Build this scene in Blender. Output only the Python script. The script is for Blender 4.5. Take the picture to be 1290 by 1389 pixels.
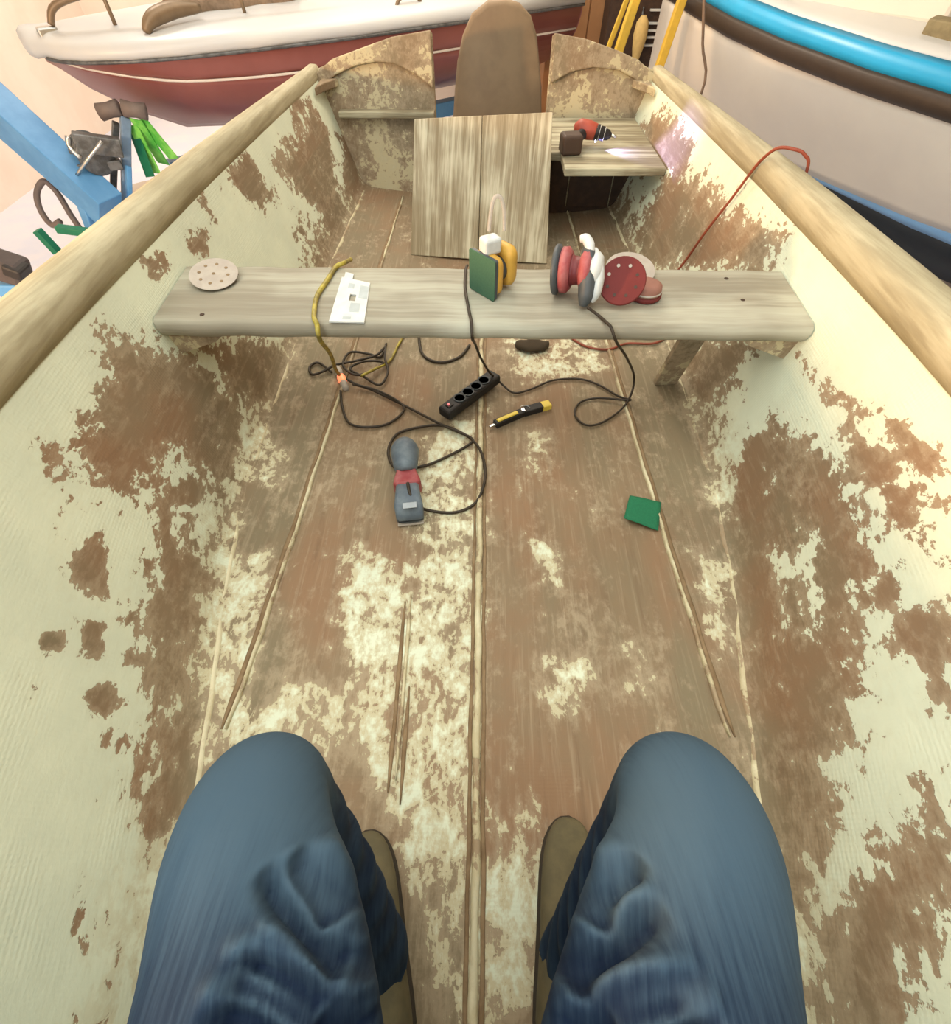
import bpy, bmesh, math, random
import numpy as np
from mathutils import Vector, Matrix

sc = bpy.context.scene
col = sc.collection
for o in list(bpy.data.objects):
    bpy.data.objects.remove(o)
random.seed(4)
R = math.radians

# ------------------------------------------------------------ camera, world, lights, exposure
CZ = 1.07
PITCH = R(54)
FPX = 646.0
cd = bpy.data.cameras.new('camera')
cam = bpy.data.objects.new('camera', cd)
col.objects.link(cam)
cam.location = (0, 0, CZ)
cam.rotation_euler = (R(90) - PITCH, 0, 0)
cd.sensor_fit = 'HORIZONTAL'
cd.sensor_width = 36
cd.lens = 36 * FPX / 1290
cd.clip_start = 0.02
sc.camera = cam

sc.view_settings.view_transform = 'Standard'
sc.view_settings.look = 'None'
sc.view_settings.gamma = 1
sc.view_settings.use_curve_mapping = False
sc.view_settings.exposure = 0.0

w = bpy.data.worlds.new('world')
sc.world = w
w.use_nodes = True
bg = w.node_tree.nodes['Background']
bg.inputs[0].default_value = (1, .95, .88, 1)
bg.inputs[1].default_value = .25


def area(name, loc, size, power, colr, target, sy=None):
    d = bpy.data.lights.new(name, 'AREA')
    d.energy = power
    d.color = colr
    d.shape = 'RECTANGLE'
    d.size = size
    d.size_y = sy or size
    o = bpy.data.objects.new(name, d)
    col.objects.link(o)
    o.location = loc
    o.rotation_euler = (Vector(target) - Vector(loc)).to_track_quat('-Z', 'Y').to_euler()
    return o


area('ceiling_light', (-.3, .3, 2.6), 3.2, 78, (.86, 1, 1.0), (-.3, .3, 0), 3.0)
area('ceiling_light', (-.2, 4.6, 2.6), 4.2, 85, (.97, .97, .9), (.3, 4.6, 0), 2.0)
area('window_daylight', (-1.6, -2.9, 1.7), 2.4, 85, (.68, .86, 1), (-.8, 2.0, 0), 1.4)
area('work_lamp_light', (-3.0, .15, .93), .2, 135, (1, .62, .32), (.8, 1.2, .5), .22)
area('wall_fill_light', (-2.3, 5.0, 2.5), .8, 60, (1, .93, .84), (-3.4, 5.4, 0))  # added fill that brightens the left wall, no fitting there
area('far_hull_fill_light', (.1, 3.9, 2.3), .5, 32, (1, .80, .58), (1.6, 3.2, .2))  # added warm fill for the side of the white hull

# ------------------------------------------------------------ helpers


def lin(c, k=1.0):
    o = []
    for x in c:
        x = x / 255
        o.append((x / 12.92 if x < .04045 else ((x + .055) / 1.055) ** 2.4) * k)
    return (*o, 1)


def at(u, v, x=None, y=None, z=None):
    dx = (u - 645) / FPX
    t = (v - 694.5) / FPX
    d = Vector((dx, math.cos(PITCH) - t * math.sin(PITCH), -math.sin(PITCH) - t * math.cos(PITCH)))
    k = (z - CZ) / d.z if z is not None else (y / d.y if y is not None else x / d.x)
    return d * k + Vector((0, 0, CZ))


class MB:
    def __init__(s):
        s.v = []
        s.f = []

    def add(s, vs, fs):
        n = len(s.v)
        s.v += [tuple(p) for p in vs]
        s.f += [tuple(i + n for i in f) for f in fs]
        return s

    def box(s, c, size, M=None):
        x, y, z = [q / 2 for q in size]
        vs = [Vector((a * x, b * y, e * z)) for a in (-1, 1) for b in (-1, 1) for e in (-1, 1)]
        if M is not None:
            vs = [M @ p for p in vs]
        vs = [p + Vector(c) for p in vs]
        return s.add(vs, [(0, 1, 3, 2), (4, 6, 7, 5), (0, 4, 5, 1), (2, 3, 7, 6), (0, 2, 6, 4), (1, 5, 7, 3)])

    def loft(s, rings, cap=True, closed=True):
        n = len(rings[0])
        vs = [p for r in rings for p in r]
        fs = []
        for i in range(len(rings) - 1):
            for j in range(n if closed else n - 1):
                k = (j + 1) % n
                fs.append((i * n + j, i * n + k, (i + 1) * n + k, (i + 1) * n + j))
        if cap and closed:
            fs.append(tuple(range(n))[::-1])
            fs.append(tuple((len(rings) - 1) * n + j for j in range(n)))
        return s.add(vs, fs)

    def tube(s, pts, r, n=8, samples=5, cap=True):
        p = smooth_path(pts, samples)
        rr = r if callable(r) else (lambda t: r)
        rings = []
        up = Vector((0, 0, 1))
        for i, q in enumerate(p):
            d = (p[min(i + 1, len(p) - 1)] - p[max(i - 1, 0)])
            if d.length < 1e-9:
                d = Vector((1, 0, 0))
            d.normalize()
            a = d.cross(up)
            if a.length < .1:
                a = d.cross(Vector((1, 0, 0)))
            a.normalize()
            b = a.cross(d)
            k = rr(i / (len(p) - 1))
            rings.append([q + (a * math.cos(2 * math.pi * j / n) + b * math.sin(2 * math.pi * j / n)) * k for j in range(n)])
        return s.loft(rings, cap)

    def lathe(s, prof, M=None, n=24):
        M = M or Matrix()
        rings = [[M @ Vector((r * math.cos(2 * math.pi * j / n), r * math.sin(2 * math.pi * j / n), z)) for j in range(n)] for r, z in prof]
        return s.loft(rings)

    def prism(s, poly, d0, d1, M=None):
        M = M or Matrix()
        n = len(poly)
        vs = [M @ Vector((a, b, d0)) for a, b in poly] + [M @ Vector((a, b, d1)) for a, b in poly]
        fs = [tuple(range(n))[::-1], tuple(range(n, 2 * n))] + [(i, (i + 1) % n, n + (i + 1) % n, n + i) for i in range(n)]
        return s.add(vs, fs)

    def build(s, name, m, parent=None, smooth=False, bevel=0, sub=0, seg=2):
        me = bpy.data.meshes.new(name)
        me.from_pydata(s.v, [], s.f)
        bm = bmesh.new()
        bm.from_mesh(me)
        bmesh.ops.recalc_face_normals(bm, faces=bm.faces)
        bm.to_mesh(me)
        bm.free()
        if smooth:
            me.polygons.foreach_set('use_smooth', [True] * len(me.polygons))
        me.materials.append(m)
        o = bpy.data.objects.new(name, me)
        col.objects.link(o)
        if parent:
            o.parent = parent
        if bevel:
            b = o.modifiers.new('bevel', 'BEVEL')
            b.width = bevel
            b.segments = seg
            b.limit_method = 'ANGLE'
            b.angle_limit = R(40)
        if sub:
            q = o.modifiers.new('sub', 'SUBSURF')
            q.levels = q.render_levels = sub
        return o


def smooth_path(pts, k):
    P = [Vector(p) for p in pts]
    if k <= 1 or len(P) < 3:
        return P
    o = []
    for i in range(len(P) - 1):
        a, b, c, d = P[max(i - 1, 0)], P[i], P[i + 1], P[min(i + 2, len(P) - 1)]
        for j in range(k):
            t = j / k
            o.append(.5 * ((2 * b) + (c - a) * t + (2 * a - 5 * b + 4 * c - d) * t * t + (3 * b - a - 3 * c + d) * t ** 3))
    o.append(P[-1])
    return o


def tag(o, label, cat, group=None):
    o['label'] = label
    o['category'] = cat
    if group:
        o['group'] = group
    return o


def thing(name, label, cat, loc=(0, 0, 0), rz=0, group=None):
    o = bpy.data.objects.new(name, None)
    o.empty_display_size = .05
    col.objects.link(o)
    o.location = loc
    o.rotation_euler = (0, 0, rz)
    return tag(o, label, cat, group)


def struct(o):
    o['kind'] = 'structure'
    return o


def frame(loc, zdir, xhint=(1, 0, 0)):
    z = Vector(zdir).normalized()
    x = Vector(xhint)
    x = (x - z * x.dot(z)).normalized()
    y = z.cross(x)
    M = Matrix((x, y, z)).transposed().to_4x4()
    M.translation = Vector(loc)
    return M


# ------------------------------------------------------------ materials
class NT:
    def __init__(s, name):
        s.m = bpy.data.materials.new(name)
        s.m.use_nodes = True
        s.t = s.m.node_tree
        s.b = s.t.nodes['Principled BSDF']
        s.co = s.t.nodes.new('ShaderNodeTexCoord').outputs['Object']

    def n(s, typ, **kw):
        q = s.t.nodes.new(typ)
        for k, v in kw.items():
            setattr(q, k, v)
        return q

    def l(s, a, b):
        s.t.links.new(a, b)

    def mapped(s, scale, rot=(0, 0, 0)):
        q = s.n('ShaderNodeMapping')
        q.inputs['Scale'].default_value = scale
        q.inputs['Rotation'].default_value = rot
        s.l(s.co, q.inputs['Vector'])
        return q.outputs[0]

    def noise(s, scale, detail=4, rough=.6, vec=None, dist=0):
        q = s.n('ShaderNodeTexNoise')
        q.inputs['Scale'].default_value = scale
        q.inputs['Detail'].default_value = detail
        q.inputs['Roughness'].default_value = rough
        q.inputs['Distortion'].default_value = dist
        s.l(vec or s.co, q.inputs['Vector'])
        return q.outputs['Fac']

    def math(s, op, a, b=None, c=None, clamp=False):
        q = s.n('ShaderNodeMath', operation=op, use_clamp=clamp)
        for i, x in enumerate((a, b, c)):
            if x is None:
                continue
            if isinstance(x, (int, float)):
                q.inputs[i].default_value = x
            else:
                s.l(x, q.inputs[i])
        return q.outputs[0]

    def step(s, x, lo, hi):
        q = s.n('ShaderNodeMapRange', interpolation_type='SMOOTHSTEP')
        s.l(x, q.inputs[0])
        q.inputs[1].default_value = lo
        q.inputs[2].default_value = hi
        return q.outputs[0]

    def mix(s, f, a, b):
        q = s.n('ShaderNodeMix', data_type='RGBA')
        if isinstance(f, (int, float)):
            q.inputs[0].default_value = f
        else:
            s.l(f, q.inputs[0])
        for i, x in ((6, a), (7, b)):
            if isinstance(x, tuple):
                q.inputs[i].default_value = x
            else:
                s.l(x, q.inputs[i])
        return q.outputs[2]

    def out(s, colr, rough=.6, metal=0, bump=None, bs=.3, bd=.01, spec=.4):
        if isinstance(colr, tuple):
            s.b.inputs['Base Color'].default_value = colr
        else:
            s.l(colr, s.b.inputs['Base Color'])
        if isinstance(rough, (int, float)):
            s.b.inputs['Roughness'].default_value = rough
        else:
            s.l(rough, s.b.inputs['Roughness'])
        s.b.inputs['Metallic'].default_value = metal
        s.b.inputs['Specular IOR Level'].default_value = spec
        if bump is not None:
            q = s.n('ShaderNodeBump')
            q.inputs['Strength'].default_value = bs
            q.inputs['Distance'].default_value = bd
            s.l(bump, q.inputs['Height'])
            s.l(q.outputs[0], s.b.inputs['Normal'])
        return s.m


def plain(name, c, rough=.55, metal=0, var=.12, scale=25, c2=None, bs=.1, spec=.4):
    t = NT(name)
    f = t.noise(scale, 4)
    a = lin(c)
    b = lin(c2) if c2 else tuple(x * (1 - var) for x in a[:3]) + (1,)
    return t.out(t.mix(t.step(f, .35, .65), a, b), rough, metal, f, bs, .002, spec)


def grain(name, base, streak, dark, axis, sc_=1.0, thr=(.42, .6), rough=.75):
    """weathered wood: paint left in streaks along one axis over a grey-brown base"""
    t = NT(name)
    s = [26 * sc_] * 3
    s[axis] = 2.0 * sc_
    v = t.mapped(tuple(s))
    n1 = t.noise(1.0, 6, .65, v, .4)
    s2 = [90 * sc_] * 3
    s2[axis] = 3.5 * sc_
    n2 = t.noise(1.0, 4, .6, t.mapped(tuple(s2)))
    n3 = t.noise(3.2, 3)
    k = t.math('ADD', t.math('MULTIPLY', n1, .6), t.math('MULTIPLY', n2, .4))
    k = t.math('ADD', k, t.math('MULTIPLY', t.math('SUBTRACT', n3, .5), .55))
    c = t.mix(t.step(n2, .35, .7), lin(dark), lin(base))
    c = t.mix(t.step(k, *thr), c, lin(streak))
    return t.out(c, rough, 0, k, .35, .004)


def paint_mat(name, paint, paint2, bare, bare2, attr=None, level=.1, amp=1.0, weave=True, worn=(182, 164, 136), grey=(124, 112, 88)):
    """old paint flaking off brown wood; where it is left is told by a mesh attribute or a level"""
    t = NT(name)
    n0 = t.noise(6.5, 4, .6, None, .3)
    n1 = t.noise(21, 6, .66, t.mapped((1, .8, 1)), .35)
    n2 = t.noise(75, 4, .62, t.mapped((1, .5, 1)))
    if attr:
        q = t.n('ShaderNodeAttribute', attribute_name=attr)
        base = q.outputs['Fac']
    else:
        base = t.math('ADD', t.math('MULTIPLY', t.math('SUBTRACT', t.noise(3.5, 3), .5), 2.2), level)
    def off(n_, k_):
        return t.math('MULTIPLY', t.math('SUBTRACT', n_, .5), k_ * amp)
    v = t.math('ADD', t.math('ADD', base, off(n0, 1.1)), t.math('ADD', off(n1, 2.0), off(n2, 1.15)))
    mask = t.step(v, -.03, .06)
    st = t.noise(1, 5, .65, t.mapped((42, 3.2, 22)), .6)
    st2 = t.noise(1, 4, .6, t.mapped((110, 5, 60)))
    big = t.noise(2.6, 4, .6)
    big2 = t.noise(1.9, 3, .6, t.mapped((1.6, .5, 1), (0, 0, .7)))
    b = t.mix(t.step(big, .38, .62), lin(bare), lin(bare2))
    gf = t.math('MULTIPLY', t.step(big2, .44, .62), .75)
    if attr:
        wq = t.n('ShaderNodeAttribute', attribute_name='weathered')
        gf = t.math('MAXIMUM', gf, t.math('MULTIPLY', wq.outputs['Fac'], t.step(big, .25, .55)))
    b = t.mix(gf, b, lin(grey))
    b = t.mix(t.math('MULTIPLY', t.step(st, .5, .72), .5), b, tuple(x * .62 for x in lin(bare)[:3]) + (1,))
    b = t.mix(t.math('MULTIPLY', t.step(st2, .5, .75), .3), b, lin(worn))
    sv = t.math('ADD', v, t.math('ADD', t.math('MULTIPLY', t.math('SUBTRACT', st, .5), 1.6), t.math('MULTIPLY', t.math('SUBTRACT', big, .5), 1.2)))
    b = t.mix(t.math('MULTIPLY', t.step(sv, -.65, .15), .5), b, lin(worn))
    p = t.mix(t.step(t.noise(4, 5), .35, .65), lin(paint), lin(paint2))
    p = t.mix(t.math('MULTIPLY', t.step(st, .55, .8), .25), p, lin((226, 222, 200)))
    dirt_dim = t.step(v, .6, .1)  # dulls thin paint, and darkens the floor's to offset strong overhead light
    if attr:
        dirt_dim = t.math('MULTIPLY', dirt_dim, t.n('ShaderNodeAttribute', attribute_name='thin').outputs['Fac'])
    p = t.mix(t.math('MULTIPLY', dirt_dim, .85), p, lin((188, 174, 138)))
    c = t.mix(mask, b, p)
    h = t.math('ADD', t.math('MULTIPLY', mask, .6), t.math('ADD', t.math('MULTIPLY', n2, .35), t.math('MULTIPLY', st2, .3)))
    if weave:
        for dr_ in 'YZ':
            a = t.n('ShaderNodeTexWave', wave_type='BANDS', bands_direction=dr_)
            a.inputs['Scale'].default_value = 46
            a.inputs['Distortion'].default_value = 1.5
            a.inputs['Detail Scale'].default_value = 3
            t.l(t.co, a.inputs['Vector'])
            h = t.math('ADD', h, t.math('MULTIPLY', t.math('MULTIPLY', a.outputs['Fac'], t.step(n0, .42, .62)), .10))
    return t.out(c, t.math('SUBTRACT', .74, t.math('MULTIPLY', mask, .16)), 0, h, .5, .003, .3)


CREAM, CREAM2 = (218, 222, 196), (208, 213, 189)
BARE, BARE2 = (140, 110, 83), (134, 115, 90)
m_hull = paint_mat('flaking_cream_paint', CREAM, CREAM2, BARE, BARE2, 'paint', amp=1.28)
m_trans = paint_mat('worn_transom_paint', (186, 175, 142), (168, 158, 128), (136, 114, 88), (124, 107, 83), None, -.12, .9, False)
m_rail = grain('sanded_rail', (168, 157, 126), (184, 174, 144), (150, 139, 110), 1, .7, (.38, .7))
m_thw = grain('sanded_thwart', (150, 143, 125), (172, 168, 149), (134, 125, 107), 0, .42, (.38, .66))
m_seat = grain('sanded_stern_seat', (146, 136, 110), (182, 175, 148), (116, 104, 80), 0, .8, (.42, .66))
m_board = grain('streaked_board', (164, 148, 120), (204, 194, 166), (138, 122, 94), 1, .8, (.42, .66))
m_bat = paint_mat('worn_batten_paint', (220, 212, 178), (206, 196, 164), (150, 124, 94), (140, 120, 92), None, .15, .8, False)
m_batd = plain('dark_gap_shade', (120, 96, 68), .8, c2=(140, 116, 86))  # dark brown standing in for the shade in gaps
m_floor = plain('pale_concrete', (212, 214, 226), .8, c2=(222, 220, 226), scale=4)
m_wall = plain('peach_plaster', (236, 217, 198), .9, c2=(240, 224, 206), scale=3)
m_ceil = plain('white_ceiling', (225, 220, 210), .9)
m_black = plain('black_rubber', (34, 30, 28), .6)
m_cord = plain('dark_cord', (54, 43, 30), .6)
m_dgrey = plain('dark_grey_plastic', (70, 74, 76), .5)
m_grey = plain('grey_plastic', (104, 114, 120), .5, c2=(84, 94, 104))
m_red = plain('red_plastic', (148, 62, 64), .55, c2=(160, 92, 90))
m_maroon = plain('dark_red_abrasive', (104, 34, 30), .75)
m_white = plain('white_plastic', (206, 206, 200), .5)
m_yel = plain('yellow_plastic', (206, 158, 66), .5)
m_green = plain('green_abrasive', (34, 112, 76), .85, scale=200)
m_dgreen = plain('dark_green_abrasive', (62, 96, 72), .85, scale=200)
m_disc = plain('pale_abrasive', (178, 167, 153), .85, c2=(168, 156, 143))
m_metal = plain('steel', (190, 190, 186), .3, 1)
m_gmetal = plain('galvanised_steel', (110, 112, 112), .5, .5, c2=(84, 84, 82))
m_blue = plain('blue_trailer_paint', (92, 148, 196), .4, c2=(78, 136, 186), scale=6)
m_hred = plain('dull_red_gelcoat', (140, 84, 77), .3, c2=(133, 78, 71), scale=3)
m_hwhite = plain('white_gelcoat', (222, 214, 200), .25, c2=(216, 208, 196), scale=2)
m_deck = plain('grey_white_deck', (196, 196, 192), .35, c2=(188, 190, 190), scale=2)
m_sky = plain('sky_blue_gelcoat', (40, 158, 206), .3, scale=3)
m_lightband = plain('pale_blue_light_band', (118, 160, 202), .35, scale=3)  # bluish light on the hull, put into a band of colour
m_anti = plain('black_antifouling', (18, 26, 34), .6, scale=5)
m_rub = plain('dark_rub_rail', (56, 44, 34), .5)
m_ylad = plain('yellow_ladder', (216, 176, 62), .5)
m_brown = plain('brown_cupboard', (176, 128, 84), .6, c2=(166, 118, 76), scale=4)
m_dark = plain('dark_brown_wood', (66, 46, 32), .6, c2=(52, 36, 26))
m_chair = plain('brown_upholstery', (134, 114, 88), .6, c2=(124, 104, 80), scale=6)
m_brass = plain('pale_knob', (196, 172, 112), .35)
m_shoe = plain('olive_suede', (104, 94, 68), .9, c2=(92, 84, 62), scale=30, bs=.3)
m_sole = plain('dark_sole', (58, 50, 40), .8)
m_bag = plain('red_cloth', (176, 74, 72), .8)
m_strap = plain('green_webbing', (74, 168, 62), .6, c2=(132, 206, 92), scale=14)
m_yg = plain('yellow_green_sheath', (176, 158, 60), .5, c2=(120, 104, 48))
m_redc = plain('red_cord', (140, 66, 44), .55)
m_greenp = plain('green_plastic', (22, 110, 78), .5)
m_lilac = plain('grey_hose', (110, 98, 92), .6)


def emit(name, c, k):
    t = NT(name)
    t.b.inputs['Emission Color'].default_value = lin(c)
    t.b.inputs['Emission Strength'].default_value = k
    return t.out(lin(c), .4)


m_led = emit('red_indicator', (255, 60, 60), 6)
m_neon = emit('orange_indicator', (255, 120, 80), 1.6)
m_beam = emit('white_led', (220, 220, 255), 8)


def clear_mat():
    t = NT('clear_plastic')
    t.b.inputs['Transmission Weight'].default_value = .2
    t.b.inputs['IOR'].default_value = 1.2
    t.b.inputs['Alpha'].default_value = .6
    return t.out(lin((200, 190, 180)), .25)


m_clear = clear_mat()


def denim():
    t = NT('blue_denim')
    st = t.noise(1, 4, .6, t.mapped((260, 16, 16)))
    ab = t.n('ShaderNodeVectorMath', operation='ABSOLUTE')
    t.l(t.co, ab.inputs[0])
    dk = t.n('ShaderNodeVectorMath', operation='DISTANCE')
    t.l(ab.outputs[0], dk.inputs[0])
    dk.inputs[1].default_value = (.205, .15, .55)
    wear = t.math('SUBTRACT', 1, t.step(dk.outputs['Value'], .01, .2))
    k = t.math('ADD', t.math('MULTIPLY', st, .5), t.math('MULTIPLY', t.noise(9, 4), .35))
    k = t.math('ADD', k, t.math('MULTIPLY', wear, .62))
    pt = t.n('ShaderNodeNewGeometry').outputs['Pointiness']     # fold highlights and crease shade painted in, over rubbed ridges
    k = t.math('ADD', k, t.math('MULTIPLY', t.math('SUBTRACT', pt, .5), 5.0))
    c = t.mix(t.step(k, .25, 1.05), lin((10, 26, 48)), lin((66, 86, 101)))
    return t.out(c, .85, 0, st, .15, .0015, .2)


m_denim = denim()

# ------------------------------------------------------------ the workshop
FZ = -.65
X0, X1, Y0, Y1, ZC = -3.9, 4.2, -3.2, 6.8, 2.75
struct(MB().box(((X0 + X1) / 2, (Y0 + Y1) / 2, FZ - .05), (X1 - X0 + .2, Y1 - Y0 + .2, .1)).build('floor', m_floor))
struct(MB().box(((X0 + X1) / 2, (Y0 + Y1) / 2, ZC + .05), (X1 - X0 + .2, Y1 - Y0 + .2, .1)).build('ceiling', m_ceil))
struct(MB().box((X0 - .05, (Y0 + Y1) / 2, (FZ + ZC) / 2), (.1, Y1 - Y0, ZC - FZ)).build('wall_left', m_wall))
struct(MB().box((X1 + .05, (Y0 + Y1) / 2, (FZ + ZC) / 2), (.1, Y1 - Y0, ZC - FZ)).build('wall_right', m_wall))
struct(MB().box(((X0 + X1) / 2, Y1 + .05, (FZ + ZC) / 2), (X1 - X0 + .2, .1, ZC - FZ)).build('wall_back', m_wall))
struct(MB().box(((X0 + X1) / 2, Y0 - .05, (FZ + ZC) / 2), (X1 - X0 + .2, .1, ZC - FZ)).build('wall_front', m_wall))

# ------------------------------------------------------------ the boat being stripped
SY=[-1.75,-1.3,-.8,-.4,0.2,.7,1.45,2.2,3.05]
SXC=[.0,.15,.31,.42,.55,.655,.685,.66,.62]
SZC=[.34,.2,.12,.085,.055,.045,.04,.04,.045]
SXG=[.02,.27,.48,.615,.73,.785,.812,.805,.785]
SZG=[.74,.71,.68,.66,.625,.595,.555,.515,.472]
SZF=[.3,.13,.04,.01,0,0,0,0,0]
def _f(y,t):
    y=np.asarray(y,float); return sum(np.interp(y+d,SY,t) for d in (-.2,-.1,0,.1,.2))/5
def hull_pt(s,y):
    a=np.abs(s); c=np.minimum(a,1); q=np.clip(a-1,0,2)
    xc,zc,xg,zg,zf=_f(y,SXC),_f(y,SZC),_f(y,SXG),_f(y,SZG),_f(y,SZF)
    x=np.where(a<=1,xc*c,xc+(xg-xc)*(q+.12*q*(1-q)))
    z=np.where(a<=1,zf+(zc-zf)*c**1.8,zc+(zg-zc)*q)
    return x*np.sign(s),y+0*s,z
def hull_x(y,z):
    xc,zc,xg,zg=_f(y,SXC),_f(y,SZC),_f(y,SXG),_f(y,SZG)
    q=(z-zc)/(zg-zc); return xc+(xg-xc)*(q+.12*q*(1-q))
BARE=[[(-1.11,0.844),(-1.059,0.94),(-0.96,0.992),(-0.89,1.05),(-0.734,1.037),(-0.658,0.986),(-0.68,0.826),(-0.798,0.755),(-0.857,0.776),(-0.91,0.66),(-0.934,0.561),(-0.997,0.549),(-1.079,0.547),(-1.084,0.602),(-1.062,0.687),(-1.065,0.776)],[(-0.878,0.633),(-0.812,0.743),(-0.693,0.739),(-0.678,0.57),(-0.683,0.383),(-0.652,0.196),(-0.542,0.181),(-0.583,0.086),(-0.651,0.044),(-0.7,0.016),(-0.743,0.064),(-0.767,0.149),(-0.738,0.167),(-0.775,0.288),(-0.819,0.422)],[(-1.001,0.429),(-0.954,0.485),(-0.923,0.446),(-0.915,0.352),(-0.958,0.352),(-0.989,0.378)],[(-0.936,0.311),(-0.896,0.319),(-0.871,0.269),(-0.893,0.249)],[(-0.974,0.267),(-0.938,0.276),(-0.93,0.253),(-0.963,0.244)],[(-0.881,0.216),(-0.847,0.232),(-0.809,0.206),(-0.833,0.184),(-0.867,0.183)],[(-0.828,0.149),(-0.794,0.158),(-0.78,0.14),(-0.814,0.132)],[(-0.979,0.203),(-0.963,0.205),(-0.959,0.181),(-0.972,0.185)],[(-0.849,0.283),(-0.818,0.301),(-0.789,0.283),(-0.829,0.263)],[(-1.191,1.724),(-1.158,1.918),(-1.013,1.939),(-1.038,1.795),(-1.132,1.694)],[(-1.221,1.484),(-1.205,1.549),(-1.106,1.507),(-1.115,1.475)],[(-1.178,1.108),(-1.145,1.219),(-1.116,1.188),(-1.133,1.093)],[(-1.144,1.317),(-1.107,1.431),(-1.06,1.373),(-1.099,1.293)],[(-1.154,2.702),(-0.995,2.747),(-0.854,2.619),(-0.65,2.464),(-0.629,2.147),(-0.799,2.244),(-0.965,2.132),(-1.075,2.075),(-1.069,2.409)],[(-1.23,2.483),(-1.23,2.621),(-1.138,2.612),(-1.127,2.421)],[(0.707,0.863),(0.875,0.881),(0.97,0.702),(0.978,0.516),(0.95,0.441),(0.89,0.346),(0.84,0.269),(0.817,0.155),(0.768,0.057),(0.774,0.03),(0.738,-0.01),(0.642,-0.079),(0.595,0.062),(0.613,0.351),(0.624,0.616)],[(1.009,0.721),(1.032,0.676),(1.056,0.459),(1.047,0.406),(1.024,0.458),(1.012,0.577)],[(1.087,0.69),(1.107,0.64),(1.121,0.514),(1.098,0.521),(1.079,0.629)],[(0.96,0.324),(1.041,0.321),(0.967,0.141),(0.961,0.181),(0.967,0.244),(0.941,0.275)],[(0.934,0.398),(0.985,0.389),(0.973,0.325),(0.923,0.352)],[(0.935,0.06),(0.882,0.036),(0.768,-0.032),(0.734,-0.076),(0.681,-0.182),(0.793,-0.157),(0.851,-0.086),(0.915,0.012)],[(0.977,2.244),(1.079,1.898),(1.092,1.554),(1.145,1.31),(1.083,1.293),(0.84,1.707),(0.655,2.12),(0.818,2.225)],[(1.141,2.625),(1.125,2.16),(1.036,2.089),(0.937,2.478),(1.023,2.797)],[(-0.969,1.07),(-0.622,1.511),(-0.601,1.2),(-0.677,1.03),(-0.789,1.042),(-0.861,1.087)],[(0.715,1.439),(0.943,1.129),(0.848,1.125),(0.753,1.101),(0.67,1.122),(0.64,1.287)],[(1.023,0.991),(1.031,0.894),(0.986,0.868),(0.989,0.947)],[(1.014,0.861),(1.05,0.769),(1.069,0.702),(1.036,0.704),(1.008,0.804)],[(-0.925,2.841),(-0.873,3.1),(-0.654,2.791),(-0.696,2.532)],[(-0.351,-0.208),(-0.38,-0.207),(-0.417,-0.168)]]
PAINTED=[[(-0.331,0.633),(-0.175,0.608),(-0.01,0.68),(-0.004,0.356),(-0.004,-0.208),(-0.068,-0.209),(-0.169,0.047),(-0.232,0.144),(-0.278,0.21),(-0.327,0.346),(-0.364,0.468)],[(-0.17,1.04),(-0.01,1.18),(-0.0,0.691),(-0.099,0.666),(-0.179,0.686)],[(-0.66,0.581),(-0.539,0.607),(-0.555,0.402),(-0.559,0.187),(-0.609,0.205)],[(-0.622,0.931),(-0.565,0.95),(-0.558,0.865),(-0.594,0.843)],[(0.034,0.082),(0.155,0.065),(0.175,-0.015),(0.126,-0.132),(0.077,-0.207),(0.035,-0.208)],[(0.173,0.348),(0.251,0.347),(0.257,0.253),(0.185,0.243)],[(0.158,1.078),(0.192,1.044),(0.174,0.919),(0.152,0.953)],[(0.142,0.68),(0.193,0.68),(0.197,0.56),(0.165,0.57)],[(-0.82,0.625),(-0.731,0.76),(-0.693,0.692),(-0.751,0.568),(-0.812,0.57)],[(-0.555,0.215),(-0.375,0.281),(-0.315,0.195),(-0.434,0.178)],[(-0.734,1.037),(-0.651,1.156),(-0.621,0.881),(-0.675,0.856)],[(0.878,0.298),(0.948,0.297),(0.946,0.185),(0.905,0.133),(0.776,0.039),(0.838,0.211)],[(0.097,1.569),(0.383,1.554),(0.408,1.399),(0.337,1.365),(0.117,1.368)],[(0.37,0.387),(0.425,0.404),(0.418,0.305),(0.365,0.298)],[(0.569,0.61),(0.637,0.585),(0.601,0.348),(0.574,0.416)],[(0.763,0.542),(0.873,0.522),(0.817,0.363),(0.778,0.411)]]


boat = thing('rowing_boat', 'open wooden boat with flaking cream paint being sanded down to brown wood', 'boat', (0, 0, 0), -.0145)


def sdist(px_, py_, poly):
    """signed distance to a polygon, positive inside"""
    P = np.array(poly, float)
    d = np.full(px_.shape, 1e9)
    ins = np.zeros(px_.shape, bool)
    for i in range(len(P)):
        a = P[i]
        b = P[(i + 1) % len(P)]
        e = b - a
        t = np.clip(((px_ - a[0]) * e[0] + (py_ - a[1]) * e[1]) / (e @ e + 1e-9), 0, 1)
        d = np.minimum(d, np.hypot(px_ - a[0] - t * e[0], py_ - a[1] - t * e[1]))
        c = (a[1] > py_) != (b[1] > py_)
        with np.errstate(divide='ignore', invalid='ignore'):
            xi = a[0] + (py_ - a[1]) / (b[1] - a[1] + 1e-12) * e[0]
        ins ^= c & (px_ < xi)
    return np.where(ins, d, -d)


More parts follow.
